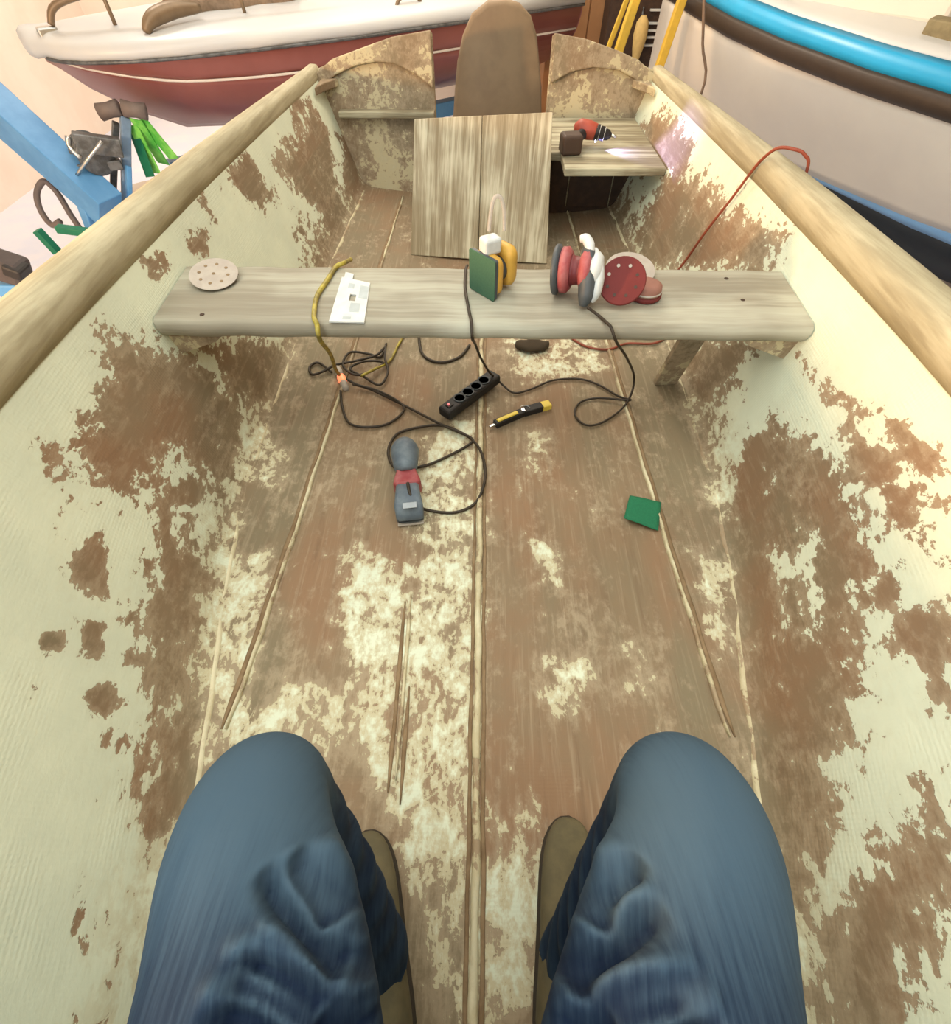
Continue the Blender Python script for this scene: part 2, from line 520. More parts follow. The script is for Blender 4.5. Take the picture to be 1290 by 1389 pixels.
def make_hull():
    NS, NY = 181, 330
    s = np.linspace(-2, 2, NS)
    y = np.linspace(-1.72, 2.985, NY)
    Sg, Yg = np.meshgrid(s, y)
    X, Y, Z = hull_pt(Sg, Yg)
    for _ in range(10):        # ease the chine
        for A_ in (X, Z):
            A_[:, 1:-1] = A_[:, 1:-1] * .5 + (A_[:, :-2] + A_[:, 2:]) * .25
    a = np.abs(Sg)
    m = np.sign(Sg) * (.65 * np.minimum(a, 1) + .58 * np.maximum(a - 1, 0))
    side = np.clip((a - .93) / .14, 0, 1)
    paint = -.62 + side * (.98 + .6 * np.clip((a - 1.1) / .4, 0, 1))
    paint = np.where(Yg > 1.5, paint - .5 * np.clip((Yg - 1.5) / .5, 0, 1) * np.clip((1.9 - a) / .3, 0, 1) * side, paint)
    paint = np.where((a > 1) & (Sg > 0) & (Yg < 1.3), paint - .1, paint)
    for p in BARE:
        q = sdist(m, Yg, p)
        sz = max(np.ptp([w_[0] for w_ in p]), np.ptp([w_[1] for w_ in p]))
        q = q + (.008 if sz > .2 else -.003)
        paint = np.minimum(paint, np.clip(-q / (.11 if sz > .2 else .045 if sz > .08 else .03), -.9, 2))
    for p in PAINTED:
        q = sdist(m, Yg, p)
        paint = np.maximum(paint, np.clip(q / .09, -.62, .14))
    me = bpy.data.meshes.new('hull')
    idx = np.arange(NS * NY).reshape(NY, NS)
    f = np.stack([idx[:-1, :-1], idx[:-1, 1:], idx[1:, 1:], idx[1:, :-1]], -1).reshape(-1, 4)
    me.from_pydata(np.stack([X, Y, Z], -1).reshape(-1, 3).tolist(), [], f.tolist())
    at_ = me.attributes.new('paint', 'FLOAT', 'POINT')
    at_.data.foreach_set('value', paint.reshape(-1).astype(np.float32))
    wt = np.clip((a - .70) / .06, 0, 1) * np.clip((1.12 - a) / .12, 0, 1) * .85
    wt = np.maximum(wt, .6 * np.clip((Yg - 1.5) / .4, 0, 1) * (a < 1.6))
    a3 = me.attributes.new('thin', 'FLOAT', 'POINT')  # full on the floor, where the dulling also offsets light from above
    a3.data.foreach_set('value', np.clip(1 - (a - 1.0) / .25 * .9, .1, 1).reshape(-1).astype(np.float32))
    a2 = me.attributes.new('weathered', 'FLOAT', 'POINT')
    a2.data.foreach_set('value', wt.reshape(-1).astype(np.float32))
    me.polygons.foreach_set('use_smooth', [True] * len(me.polygons))
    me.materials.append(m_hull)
    o = bpy.data.objects.new('hull', me)
    col.objects.link(o)
    o.parent = boat
    q = o.modifiers.new('planking', 'SOLIDIFY')
    q.thickness = .022
    q.offset = -1
    return o


hull = make_hull()


def hz(x, y):
    xc = float(_f(y, SXC))
    zc = float(_f(y, SZC))
    zf = float(_f(y, SZF))
    return zf + (zc - zf) * min(abs(x) / xc, 1) ** 1.8


# rails
for sg in (-1, 1):
    prof = [(-.012, -.045), (-.014, -.02), (-.012, .0), (-.006, .012), (.004, .019), (.02, .022), (.05, .023), (.066, .021), (.074, .015), (.078, .004), (.078, -.025), (.07, -.045), (.03, -.05)]
    rings = []
    for y in np.linspace(-1.66, 3.0, 90):
        xg, zg = float(_f(y, SXG)), float(_f(y, SZG))
        k = min(1, max(.25, (y + 1.66) / .3))
        k *= float(np.interp(y, [.5, 1.5, 3], [1.05, .8, .58]))
        rings.append([Vector((sg * (xg + a * k), y, zg + b)) for a, b in prof])
    MB().loft(rings).build('gunwale_rail', m_rail, boat, True)

# transom
TY, TAU = 2.865, .215
MT = Matrix(((1, 0, 0, 0), (0, math.sin(TAU), math.cos(TAU), TY), (0, math.cos(TAU), -math.sin(TAU), 0), (0, 0, 0, 1)))
k = 1 / math.cos(TAU)
TR = [(-.61, .0), (-.64, .06), (-.79, .44), (-.81, .478), (-.7, .515), (-.58, .545), (-.42, .585), (-.24, .608), (-.235, .3), (.30, .3),
      (.305, .6), (.45, .582), (.6, .545), (.7, .515), (.81, .478), (.79, .44), (.64, .06), (.61, 0)]
MB().prism([(a, b * k) for a, b in TR], 0, .035, MT).build('transom', m_trans, boat, bevel=.005)
BL = [(-.80, .465), (-.785, .42), (-.69, .468), (-.6, .497), (-.5, .51), (-.42, .505), (-.32, .47), (-.242, .42), (-.242, .612), (-.42, .59), (-.58, .55), (-.7, .52)]
MB().prism([(a, b * k) for a, b in BL], -.028, .0, MT).build('transom_cap', m_trans, boat, bevel=.006)
BR = [(.80, .465), (.775, .41), (.7, .455), (.62, .485), (.5, .495), (.4, .48), (.308, .44), (.308, .604), (.45, .586), (.6, .55), (.7, .52)]
MB().prism([(a, b * k) for a, b in BR], -.028, .0, MT).build('transom_cap', m_trans, boat, bevel=.006)
MB().box((-.47, 2.905, .338), (.46, .05, .026)).build('seat_cleat', m_seat, boat, bevel=.004)
for sg in (-1, 1):   # quarter knees in the corners
    mb = MB()
    mb.prism([(0, 0), (.075, 0), (.03, .075), (.0, .16)] if sg < 0 else [(0, 0), (-.075, 0), (-.03, .075), (0, .16)], -.015, .015,
             Matrix(((1, 0, 0, sg * .765), (0, -1, 0, 2.945), (0, 0, 1, .445), (0, 0, 0, 1))))
    mb.build('quarter_knee', m_trans, boat, bevel=.004)

# thwart
ZT = .44
TF, TB = .985, 1.25
fr = []
for yy in np.linspace(0, 1, 12):
    pass
rings = []
prof = [(TF + .034, ZT - .05), (TF + .012, ZT - .042), (TF + .001, ZT - .028), (TF, ZT - .016), (TF + .006, ZT - .005), (TF + .018, ZT), (TB - .012, ZT), (TB - .003, ZT - .004), (TB, ZT - .014), (TB, ZT - .046)]
for x in np.linspace(-1, 1, 60):
    rr = []
    for (yy, zz) in prof:
        hx = float(hull_x(yy, zz)) - .004
        rr.append(Vector((x * hx, yy + .0015 * math.sin(x * 23), zz + .001 * math.sin(x * 31))))
    rings.append(rr)
thw = MB().loft(rings).build('thwart', m_thw, boat, True)
thw.data.polygons.foreach_set('use_smooth', [True] * len(thw.data.polygons))
em = thw.modifiers.new('edges', 'EDGE_SPLIT')
em.split_angle = R(50)
for (x, y) in ((-.655, 1.02), (.66, 1.015), (.63, 1.1), (.62, 1.2), (-.63, 1.2)):
    MB().lathe([(.0055, 0), (.0055, .0012)], Matrix.Translation((x, y, ZT - .0005)), 10).build('screw_head', m_dark, thw)
for sg in (-1, 1):
    mb = MB()
    rings = []
    for y in np.linspace(TF + .02, TB - .02, 6):
        x1 = float(hull_x(y, ZT - .07)) + .004
        rings.append([Vector((sg * x1, y, ZT - .047)), Vector((sg * (x1 - .13), y, ZT - .047)), Vector((sg * (x1 - .11), y, ZT - .062)), Vector((sg * x1, y, ZT - .1))])
    mb.loft(rings).build('thwart_cleat', m_trans, boat)

# a short plank propping the right end of the thwart
pa, pb = Vector((.615, 1.3, .03)), Vector((.60, 1.17, ZT - .05))
MB().loft([[Vector((q_.x + dx, q_.y + dy, q_.z)) for dx, dy in ((-.035, -.012), (.035, -.012), (.035, .012), (-.035, .012))] for q_ in (pa, pb)]).build('thwart_prop', m_trans, boat, bevel=.003)

# seat the sitter is on
rings = []
for x in np.linspace(-1, 1, 24):
    rr = []
    for (yy, zz) in [(-.62, .395), (-.62, .43), (-.24, .43), (-.24, .395)]:
        rr.append(Vector((x * (float(hull_x(yy, zz)) - .004), yy, zz)))
    rings.append(rr)
MB().loft(rings).build('bow_thwart', m_thw, boat, bevel=.006)

# stern seat
ys = [2.27, 2.45, 2.65, 2.9]
MB().prism([(-.16, 2.43), (.33, 2.43), (.33, 2.26)] + [(float(hull_x(y, .31)) - .003, y) for y in ys] + [(-.16, 2.91)], .3, .328).build('stern_seat', m_seat, boat, bevel=.004)


# battens on the bottom boards
def batten(name, xf, y0, y1, wd, h, m, wob=.0):
    rings = []
    ph = random.random() * 6
    n = int((y1 - y0) / .03)
    for i in range(n + 1):
        y = y0 + (y1 - y0) * i / n
        x = xf(y) + wob * math.sin(y * 19 + ph) * .4 + wob * math.sin(y * 47 + ph) * .3
        e = min(1, .35 + min(i, n - i) * .3)
        z = hz(x, y)
        ww = wd * e * (1 + .12 * math.sin(y * 31 + ph))
        rings.append([Vector((x - ww, y, z - .01)), Vector((x - ww * .85, y, z + h * .55)), Vector((x - ww * .4, y, z + h)), Vector((x + ww * .4, y, z + h)),
                      Vector((x + ww * .85, y, z + h * .55)), Vector((x + ww, y, z - .01))])
    return MB().loft(rings).build(name, m, boat, True)


batten('centre_batten', lambda y: .0, -1.1, 2.85, .0085, .011, m_bat, .003)
batten('seam_shade_strip', lambda y: -.013, -1.1, 2.85, .0045, .003, m_batd, .002)  # dark strips painted in for the shade along the seams
batten('seam_shade_strip', lambda y: .0135, -1.1, 2.85, .005, .003, m_batd, .002)
for sg in (-1, 1):
    xs = (lambda y, sg=sg: sg * (.497 - .03 * (y - .2)))
    batten('floor_batten', xs, .2, 2.8, .005, .009, m_bat, .003)
    batten('seam_shade_strip', lambda y, sg=sg, xs=xs: xs(y) + sg * .010, .2, 2.8, .0065, .004, m_batd, .002)
    xc = (lambda y, sg=sg: sg * (float(_f(y, SXC)) - .012))
    batten('chine_batten', xc, .05, 2.8, .009, .008, m_bat, .006)
batten('plank_splinter_strip', lambda y: -.155 - .02 * y, .12, .52, .0045, .007, m_bat, .001)
batten('seam_shade_strip', lambda y: -.168 - .02 * y, .1, .5, .005, .004, m_batd, .001)
batten('seam_shade_strip', lambda y: -.143 - .02 * y, .08, .3, .005, .004, m_batd, .001)

for y in (-.3, 2.0):   # timbers the boat rests on
    z1 = min(hz(0, y) - .022, -.02)
    tag(MB().box((0, y, (FZ + z1 - .004) / 2), (.9, .16, z1 - .004 - FZ)).build('support_timber', m_brown, bevel=.005),
        'timber block on the floor under the %s of the open boat' % ('bow' if y < 0 else 'stern'), 'timber')

# ------------------------------------------------------------ the sitter's legs
person = thing('person', 'seated person in faded blue jeans and olive suede shoes, knees towards the thwart', 'person', (0, -.1, 0))


def leg(sg):
    """hip > knee > ankle, a ring every few millimetres"""
    dk = .018 if sg < 0 else .012      # the knees fall outwards, the right thigh a little inwards
    dh = -.006 if sg < 0 else -.034
    P = [Vector((sg * (.10 + dh * .5), -.52, .56)), Vector((sg * (.125 + dh), -.36, .55)), Vector((sg * (.155 + dh), -.2, .54)), Vector((sg * (.182 + dh * .4), -.08, .522)), Vector((sg * (.2 + dk * .7), .0, .505)),
         Vector((sg * (.208 + dk), .048, .478)), Vector((sg * (.21 + dk), .050, .43)), Vector((sg * (.205 + dk * .6), .022, .36)), Vector((sg * .186, -.035, .25)), Vector((sg * .163, -.1, .13)), Vector((sg * .152, -.125, .085))]
    rad = [.115, .108, .101, .090, .078, .067, .064, .060, .055, .053, .056]
    pp = smooth_path(P, 40)
    n = len(pp)
    rings = []
    up = Vector((sg, 0, 0))
    for i, q in enumerate(pp):
        d = (pp[min(i + 1, n - 1)] - pp[max(i - 1, 0)]).normalized()
        a = (up - d * up.dot(d)).normalized()
        b = a.cross(d) * (1 if sg > 0 else -1)
        t = i / (n - 1) * (len(P) - 1)
        j = min(int(t), len(P) - 2)
        r = rad[j] + (rad[j + 1] - rad[j]) * (t - j)
        rings.append([q + (a * math.cos(2 * math.pi * k / 180) + b * math.sin(2 * math.pi * k / 180)) * r for k in range(180)])
    return rings


def folds(sg):
    """cloth folds fanning out from the inside of the thigh; seen from above as (x, y) lines, amplitude, width"""
    L = [[(362, 1150), (385, 1185), (425, 1235), (475, 1305)], [(325, 1262), (365, 1275), (410, 1310), (450, 1350)], [(285, 1300), (335, 1292), (400, 1320), (470, 1375), (500, 1400)],
         [(255, 1368), (300, 1340), (345, 1338), (390, 1362), (430, 1410)], [(398, 1130), (414, 1158), (442, 1195), (464, 1235)]]
    Rr = [[(872, 1132), (845, 1160), (815, 1200), (795, 1245)], [(905, 1202), (870, 1218), (830, 1250), (790, 1290), (762, 1335)], [(955, 1305), (905, 1318), (860, 1330), (810, 1352), (755, 1400)],
          [(985, 1362), (930, 1358), (880, 1368), (830, 1400)]]
    return [[at(u, v, z=.62) for u, v in l] for l in (L if sg < 0 else Rr)]


def seg_sd(P, line):
    """distance in plan to a polyline and the side it lies on"""
    best = np.full(len(P), 1e9)
    sgn = np.zeros(len(P))
    end = np.zeros(len(P))
    pts = smooth_path([Vector((q.x, q.y, 0)) for q in line], 5)
    N = len(pts) - 1
    for i in range(N):
        a = np.array(pts[i][:2])
        b = np.array(pts[i + 1][:2])
        e = b - a
        t = np.clip(((P - a) @ e) / (e @ e), 0, 1)
        q = P - a - t[:, None] * e
        d = np.hypot(q[:, 0], q[:, 1])
        c = e[0] * q[:, 1] - e[1] * q[:, 0]
        u = d < best
        best = np.where(u, d, best)
        sgn = np.where(u, np.sign(c), sgn)
        end = np.where(u, (i + t) / N, end)
    return best, sgn, end


mb = MB()
wear = []
for sg in (-1, 1):
    rings = leg(sg)
    cen = [sum(r, Vector()) / len(r) for r in rings]
    V = np.array([p[:] for r in rings for p in r])
    Cn = np.array([c[:] for c in cen for _ in range(180)])
    Nn = V - Cn
    Nn /= np.linalg.norm(Nn, axis=1)[:, None]
    disp = np.zeros(len(V))
    rid = np.zeros(len(V))
    tro = np.zeros(len(V))
    top = np.clip((Nn[:, 2] + .15) / .5, 0, 1)
    zone = top * (V[:, 2] > .44)
    for ln in folds(sg):
        d, side, e = seg_sd(V[:, :2], ln)
        sd = d * side * sg * -1     # the trough lies on the hip side of each ridge
        env = np.clip(e / .25, 0, 1) * np.clip((1.0 - e) / .1 + .3, 0, 1)
        rid = np.maximum(rid, zone * env * .011 * np.exp(-((sd - .001) / .008) ** 2))
        tro = np.minimum(tro, -zone * env * .022 * np.exp(-((sd + .0165) / .0095) ** 2))
    disp += rid + tro
    # bunching below the knee and above the ankle
    low = np.clip((.42 - V[:, 2]) / .1, 0, 1)
    ang = np.arctan2(Nn[:, 0], Nn[:, 1])
    disp += low * .0035 * np.sin(V[:, 2] * 120 + 2.5 * np.sin(ang * 2) + sg) * np.sin(ang + .6)
    V = V + Nn * np.clip(disp, -.028, .012)[:, None]
    n = len(rings)
    vs = [Vector(p) - person.location for p in V]
    mb.loft([vs[i * 180:(i + 1) * 180] for i in range(n)])
# hips and waist bridging the legs
rings = []
for (y, z, rx, rz_) in [(-.36, .555, .06, .07), (-.44, .565, .15, .115), (-.52, .575, .19, .13), (-.6, .60, .18, .13), (-.64, .66, .16, .10)]:
    rings.append([Vector((rx * math.cos(2 * math.pi * j / 40), y, z + rz_ * math.sin(2 * math.pi * j / 40))) - person.location for j in range(40)])
mb.loft(rings)
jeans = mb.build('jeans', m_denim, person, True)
rm = jeans.modifiers.new('fuse', 'REMESH')
rm.mode = 'VOXEL'
rm.voxel_size = .003
rm.use_smooth_shade = True
sm = jeans.modifiers.new('soften', 'SMOOTH')
sm.iterations = 2
sm.factor = .5

for sg in (-1, 1):   # shoes, toes turned out
    toe = at(492, 1128, z=.05) if sg < 0 else at(775, 1108, z=.05)
    heel = Vector((sg * .115, -.235, .0))
    d = Vector((toe.x - heel.x, toe.y - heel.y, 0))
    Lh = d.length
    d.normalize()
    nrm = Vector((d.y, -d.x, 0))

    def ring(t, wd, z0, z1, n=20):
        c = heel + d * (Lh * t)
        o_ = []
        for j in range(n):
            a = 2 * math.pi * j / n
            o_.append(c + nrm * (wd * math.copysign(abs(math.cos(a)) ** .7, math.cos(a))) + Vector((0, 0, (z0 + z1) / 2 + (z1 - z0) / 2 * math.copysign(abs(math.sin(a)) ** .8, math.sin(a)))))
        return [p - person.location for p in o_]
    zf = .014
    MB().loft([ring(0, .018, zf + .02, zf + .06), ring(.04, .033, zf + .012, zf + .1), ring(.2, .038, zf + .01, zf + .12), ring(.4, .038, zf + .01, zf + .115), ring(.55, .042, zf + .01, zf + .085),
               ring(.75, .046, zf + .01, zf + .066), ring(.9, .040, zf + .01, zf + .055), ring(.97, .027, zf + .012, zf + .045), ring(1, .012, zf + .018, zf + .034)]).build('shoe', m_shoe, person, True, sub=1)
    MB().loft([ring(-.01, .02, zf - .006, zf + .014), ring(.05, .036, zf - .008, zf + .016), ring(.3, .037, zf - .008, zf + .014), ring(.6, .044, zf - .008, zf + .014), ring(.8, .048, zf - .008, zf + .014),
               ring(.94, .038, zf - .006, zf + .016), ring(1.015, .014, zf - .002, zf + .018)]).build('shoe_sole', m_sole, person, True, sub=1)

# ------------------------------------------------------------ loose board leaning in the stern
bl, br = Vector((-.292, 2.205, .012)), Vector((.315, 2.125, .012))
tl, tr = at(562, 161, y=2.455), at(750, 149, y=2.385)
ex = (br - bl).normalized()
nb = (tl - bl).cross(br - bl).normalized()
if nb.y > 0:
    nb = -nb
ey = ex.cross(nb)
if ey.z < 0:
    ey = -ey
mb = MB()
O = bl
Mb = Matrix((ex, ey, -nb)).transposed().to_4x4()
Mb.translation = O
iv = Mb.inverted()
pl = [iv @ p for p in (bl, br, tr, tl)]
NX = 3
brd = thing('wooden_board', 'square weathered board with white paint streaks leaning upright in the stern', 'board', (O.x, O.y, 0))
Mb.translation = Vector((0, 0, O.z))
W = (br - bl).length
for i, (a, b) in enumerate(((0, .5), (.5, 1))):
    g = .0012
    q = [pl[0].lerp(pl[1], a), pl[0].lerp(pl[1], b), pl[3].lerp(pl[2], b), pl[3].lerp(pl[2], a)]
    q = [(q[0].x + g * (i > 0), q[0].y), (q[1].x - g * (i < 1), q[1].y), (q[2].x - g * (i < 1), q[2].y), (q[3].x + g * (i > 0), q[3].y)]
    mb = MB().prism(q, 0, .022)
    o = mb.build('plank', m_board, brd, bevel=.003)
    o.matrix_local = Mb

# box under the stern seat
bx = thing('wooden_box', 'dark brown box with a small round knob under the stern seat', 'box', (.57, 2.62, 0), -.02)
MB().box((0, .1, .152), (.42, .2, .27)).build('body', m_dark, bx, bevel=.003)
dr = MB().box((-.02, -.006, .16), (.2, .012, .22)).build('door', m_dark, bx, bevel=.002)
MB().lathe([(.004, 0), (.006, .012), (.012, .016), (.013, .022), (.008, .028)], frame((-.02, -.011, .2), (0, -1, 0)), 14).build('knob', m_brass, dr, True)
for x in (-.124, .084):
    MB().box((x, -.004, .16), (.004, .008, .22)).build('edge_strip', m_seat, bx)

# ------------------------------------------------------------ cords


def fz(x, y):
    """height of the bottom boards under a point, with the boat's small turn undone"""
    c_, s_ = math.cos(.0145), math.sin(.0145)
    return hz(x * c_ - y * s_, x * s_ + y * c_)


def cpoint(u, v, z):
    if v is None:            # over the rounded front edge of the thwart
        p = at(u, 442, z=ZT)
        return Vector((p.x, TF - .0145 * p.x - .005, ZT + .001))
    if z >= .1:
        p = at(u, v, z=z)
        if .37 < z < ZT and p.y < 1.15:      # hangs clear of the thwart
            p.y = min(p.y, TF - .0145 * p.x - .009)
        return p
    p = at(u, v, z=z)
    for _ in range(4):
        p = at(u, v, z=z + fz(p.x, p.y))
    return p


def cord(name, pts, r, m, label=None, cat='cord', par=None, samples=6):
    P = [cpoint(*q_) for q_ in pts]
    if par:
        M = (Matrix.Translation(par.location) @ Matrix.Rotation(par.rotation_euler.z, 4, 'Z') @ Matrix.Diagonal((*par.scale, 1))).inverted()
        P = [M @ p for p in P]
    o = MB().tube(P, r, 8, samples).build(name, m, par, True)
    if label:
        tag(o, label, cat)
    return o


Z = ZT
# red cord over the rail
pr = [Vector(p) for p in ((.5, 1.62, .035), (.64, 1.69, .065), (.73, 1.71, .2), (.768, 1.69, .335), (.796, 1.655, .45), (.812, 1.63, .53), (.816, 1.6, .572), (.83, 1.575, .6), (.86, 1.555, .604), (.89, 1.54, .596), (.912, 1.53, .56),
                          (.918, 1.52, .4), (.93, 1.5, .1), (.96, 1.45, -.3), (1.0, 1.4, FZ + .04), (1.1, 1.3, FZ + .008), (1.4, 1.2, FZ + .008))]
tag(MB().tube(pr, .0042, 8, 6).build('extension_lead', m_redc, None, True), 'thin red lead led up the hull side and over the sunlit rail', 'lead')

# glowing connector
c0, c1 = at(458, 500, z=.035), at(470, 530, z=.02)
cn = thing('extension_lead', 'worn yellow lead across the thwart ending in a glowing orange connector', 'lead', (c0.x, c0.y, 0))
dv = (c1 - c0)
Mc = frame(c0 - cn.location, dv)
MB().lathe([(.006, -.012), (.010, 0), (.013, .006), (.013, dv.length * .4)], Mc, 14).build('socket', m_disc, cn, True)
MB().lathe([(.0132, dv.length * .36), (.0136, dv.length * .4), (.0136, dv.length * .6), (.0132, dv.length * .64)], Mc, 14).build('indicator', m_neon, cn, True)
MB().lathe([(.013, dv.length * .6), (.013, dv.length * .9), (.008, dv.length)], Mc, 14).build('plug', m_disc, cn, True)

# power strip
a, b = at(602, 563, z=.028), at(672, 511, z=.028)
ps = thing('power_strip', 'black power strip with a small red light on the boat floor', 'power strip', ((a.x + b.x) / 2, (a.y + b.y) / 2, .0115), math.atan2(b.y - a.y, b.x - a.x))
L = math.hypot(b.x - a.x, b.y - a.y)
MB().box((0, 0, .02), (L, .052, .036)).build('casing', m_black, ps, bevel=.01, seg=3)
for i in range(4):
    x = -L / 2 + .075 + i * (L - .12) / 3.4
    MB().lathe([(.019, .0), (.021, .002), (.021, .0035), (.017, .0035), (.0165, .001)], Matrix.Translation((x, 0, .037)), 20).build('socket', m_dgrey, ps, True)
sw = MB().box((-L / 2 + .028, 0, .039), (.022, .018, .006)).build('switch', m_black, ps, bevel=.002)
MB().lathe([(.0035, 0), (.0035, .003), (.002, .004)], Matrix.Translation((-L / 2 + .026, .002, .0415)), 10).build('indicator', m_led, sw)

# folding utility knife
p0, p1, p2 = at(668, 577, z=.012), at(710, 559, z=.012), at(746, 549, z=.012)
kn = thing('utility_knife', 'yellow and black folding utility knife on the floor beside the power strip', 'knife', (p1.x, p1.y, .002))


def bar(p, q, w_, h_, nm, m_, par, t0=0, t1=1, dz=0):
    d = q - p
    c = p.lerp(q, (t0 + t1) / 2) - par.location
    return MB().box((c.x, c.y, h_ / 2 + dz), (d.length * (t1 - t0), w_, h_), Matrix.Rotation(math.atan2(d.y, d.x), 3, 'Z')).build(nm, m_, par, bevel=.003)


m_kyel = plain('pale_yellow_plastic', (232, 204, 84), .5)
bar(p0, p1, .025, .02, 'blade_holder', m_black, kn, .08, 1.0)
bar(p0, p1, .014, .006, 'yellow_inlay', m_kyel, kn, .15, .8, .018)
bar(p1, p2, .029, .022, 'handle', m_black, kn, 0, .7)
bar(p1, p2, .03, .021, 'handle_end', m_kyel, kn, .66, 1.0)
bar(p0, p1, .012, .006, 'blade', m_metal, kn, -.1, .12, .006)
c = p1 - kn.location
MB().lathe([(.008, 0), (.008, .004)], Matrix.Translation((0, 0, .018)), 12).build('pivot', m_metal, kn)
MB().tube([(.004 + .018 * math.cos(t), .002 + .014 * math.sin(t), .02 + .004 * math.sin(t)) for t in np.linspace(0, 2.6, 8)], .0012, 6, 4).build('wire_clip', m_metal, kn, True)

# green sandpaper sheet
q = [at(u, v, z=.048) for u, v in ((855, 670), (899, 677), (895, 716), (847, 701))]
cc = sum(q, Vector()) / 4
gs = MB()
N = 8
top = [[None] * (N + 1) for _ in range(N + 1)]
vs, fs = [], []
for i in range(N + 1):
    for j in range(N + 1):
        p = q[0].lerp(q[1], i / N).lerp(q[3].lerp(q[2], i / N), j / N)
        z = .036 + .004 * math.sin(i * .5) + .006 * (abs(i - 5) / 5) ** 2
        vs.append(Vector((p.x - cc.x, p.y - cc.y, z)))
for i in range(N):
    for j in range(N):
        fs.append((i * (N + 1) + j, (i + 1) * (N + 1) + j, (i + 1) * (N + 1) + j + 1, i * (N + 1) + j + 1))
o = gs.add(vs, fs).build('sandpaper_sheet', m_green, None, True)
o.location = (cc.x, cc.y, 0)
so = o.modifiers.new('paper', 'SOLIDIFY')
so.thickness = .0012
tag(o, 'small green sandpaper sheet lying over the right floor batten', 'sandpaper')


def disc(name, u, v, z, r, m_, label, tilt=(0, 0, 1), holes=8, hm=None, hr=.6, thick=.002, group=None):
    c = at(u, v, z=z)
    t = thing(name, label, 'sanding disc', c, 0, group)
    M = frame((0, 0, 0), tilt)
    MB().lathe([(r * .98, 0), (r, thick * .3), (r, thick * .8), (r * .98, thick)], M, 32).build('sheet', m_, t)
    for k_ in range(holes):
        a_ = 2 * math.pi * k_ / holes
        MB().lathe([(.0042, 0), (.0042, .0008)], M @ Matrix.Translation((r * hr * math.cos(a_), r * hr * math.sin(a_), thick - .0002)), 10).build('dust_hole', hm or m_batd, t)
    if holes:
        MB().lathe([(.0042, 0), (.0042, .0008)], M @ Matrix.Translation((0, 0, thick - .0002)), 10).build('dust_hole', hm or m_batd, t)
    return t


disc('sanding_disc', 290, 372, Z + .016, .058, m_disc, 'pale perforated sanding disc at the left end of the thwart, against the hull', (.1, -.18, 1))
disc('sanding_disc', 855, 365, Z + .014, .062, m_disc, 'pale pinkish sanding disc behind the dark red pad at the back edge of the thwart', (.0, -.2, 1), 0)
disc('sanding_disc', 503, 285, .022, .062, m_disc, 'pale sanding disc lying on the stern floor left of the leaning board', (0, 0, 1), 0)
disc('sanding_disc', 818, 345, .022, .10, plain('grey_abrasive', (150, 138, 118), .85), 'grey round sanding pad on the stern floor behind the thwart', (0, 0, 1), 0, None, .6, .004)

# dark red backing pad leaning on a puck
pk = at(873, 402, z=Z)
pu = thing('hand_sanding_puck', 'low brownish red round hand sanding block right of the dark red pad', 'sanding block', (pk.x, pk.y, Z))
MB().lathe([(.036, 0), (.04, .004), (.04, .012)], None, 28).build('base', m_maroon, pu, True)
MB().lathe([(.036, .012), (.038, .016), (.036, .03), (.024, .035)], None, 28).build('grip', plain('pink_brown_foam', (146, 100, 84), .8), pu, True)
MB().lathe([(.0385, .017), (.0392, .019), (.0385, .021)], None, 28).build('pale_line', m_disc, pu, True)
pp = at(837, 413, z=Z)
pd = thing('backing_pad', 'dark red round sanding pad tilted up on edge against the red and white sander', 'sanding pad', (pp.x, pp.y, Z))
Mp = frame((0.0, .006, .054), (-.25, -.72, .66))
MB().lathe([(.050, -.006), (.053, -.003), (.053, .002), (.051, .004)], Mp, 32).build('pad', m_maroon, pd)
for k_ in range(8):
    a_ = 2 * math.pi * k_ / 8 + .3
    MB().lathe([(.0038, 0), (.0038, .0012)], Mp @ Matrix.Translation((.034 * math.cos(a_), .034 * math.sin(a_), .0035)), 10).build('dust_hole', m_disc if k_ in (1, 2, 3) else m_dark, pd)

# white printed card
q = [at(u, v, z=Z + .004) for u, v in ((446, 436), (494, 437), (503, 377), (466, 368))]
cc = (q[0] + q[2]) / 2
cdt = thing('printed_card', 'white printed cardboard hang card with a square hole on the thwart', 'card', (cc.x, cc.y, Z))
ux = (q[1] - q[0])
uy = (q[3] - q[0])


def cpt(a_, b_, z_):
    p = q[0].lerp(q[1], a_).lerp(q[3].lerp(q[2], a_), b_)
    return Vector((p.x - cc.x, p.y - cc.y, z_))


def patch(mb_, a0, a1, b0, b1, z0, z1):
    vs = [cpt(a_, b_, z_) for z_ in (z0, z1) for a_, b_ in ((a0, b0), (a1, b0), (a1, b1), (a0, b1))]
    mb_.add(vs, [(3, 2, 1, 0), (4, 5, 6, 7), (0, 1, 5, 4), (1, 2, 6, 5), (2, 3, 7, 6), (3, 0, 4, 7)])


mb = MB()
for a0, a1, b0, b1 in ((0, .42, 0, .88), (.42, .62, 0, .42), (.42, .62, .56, .88), (.62, 1, 0, .88), (.08, .38, .88, 1.0)):
    patch(mb, a0, a1, b0, b1, .001, .004)
mb.build('card', m_white, cdt)
m_print = plain('grey_print', (176, 182, 180), .6)
for a0, a1, b0, b1 in ((.7, .98, .5, .78), (.5, .8, .2, .38), (.36, .6, .05, .1), (.3, .5, .68, .78)):
    mb = MB()
    patch(mb, a0, a1, b0, b1, .0035, .0045)
    mb.build('printed_block', m_print, cdt)

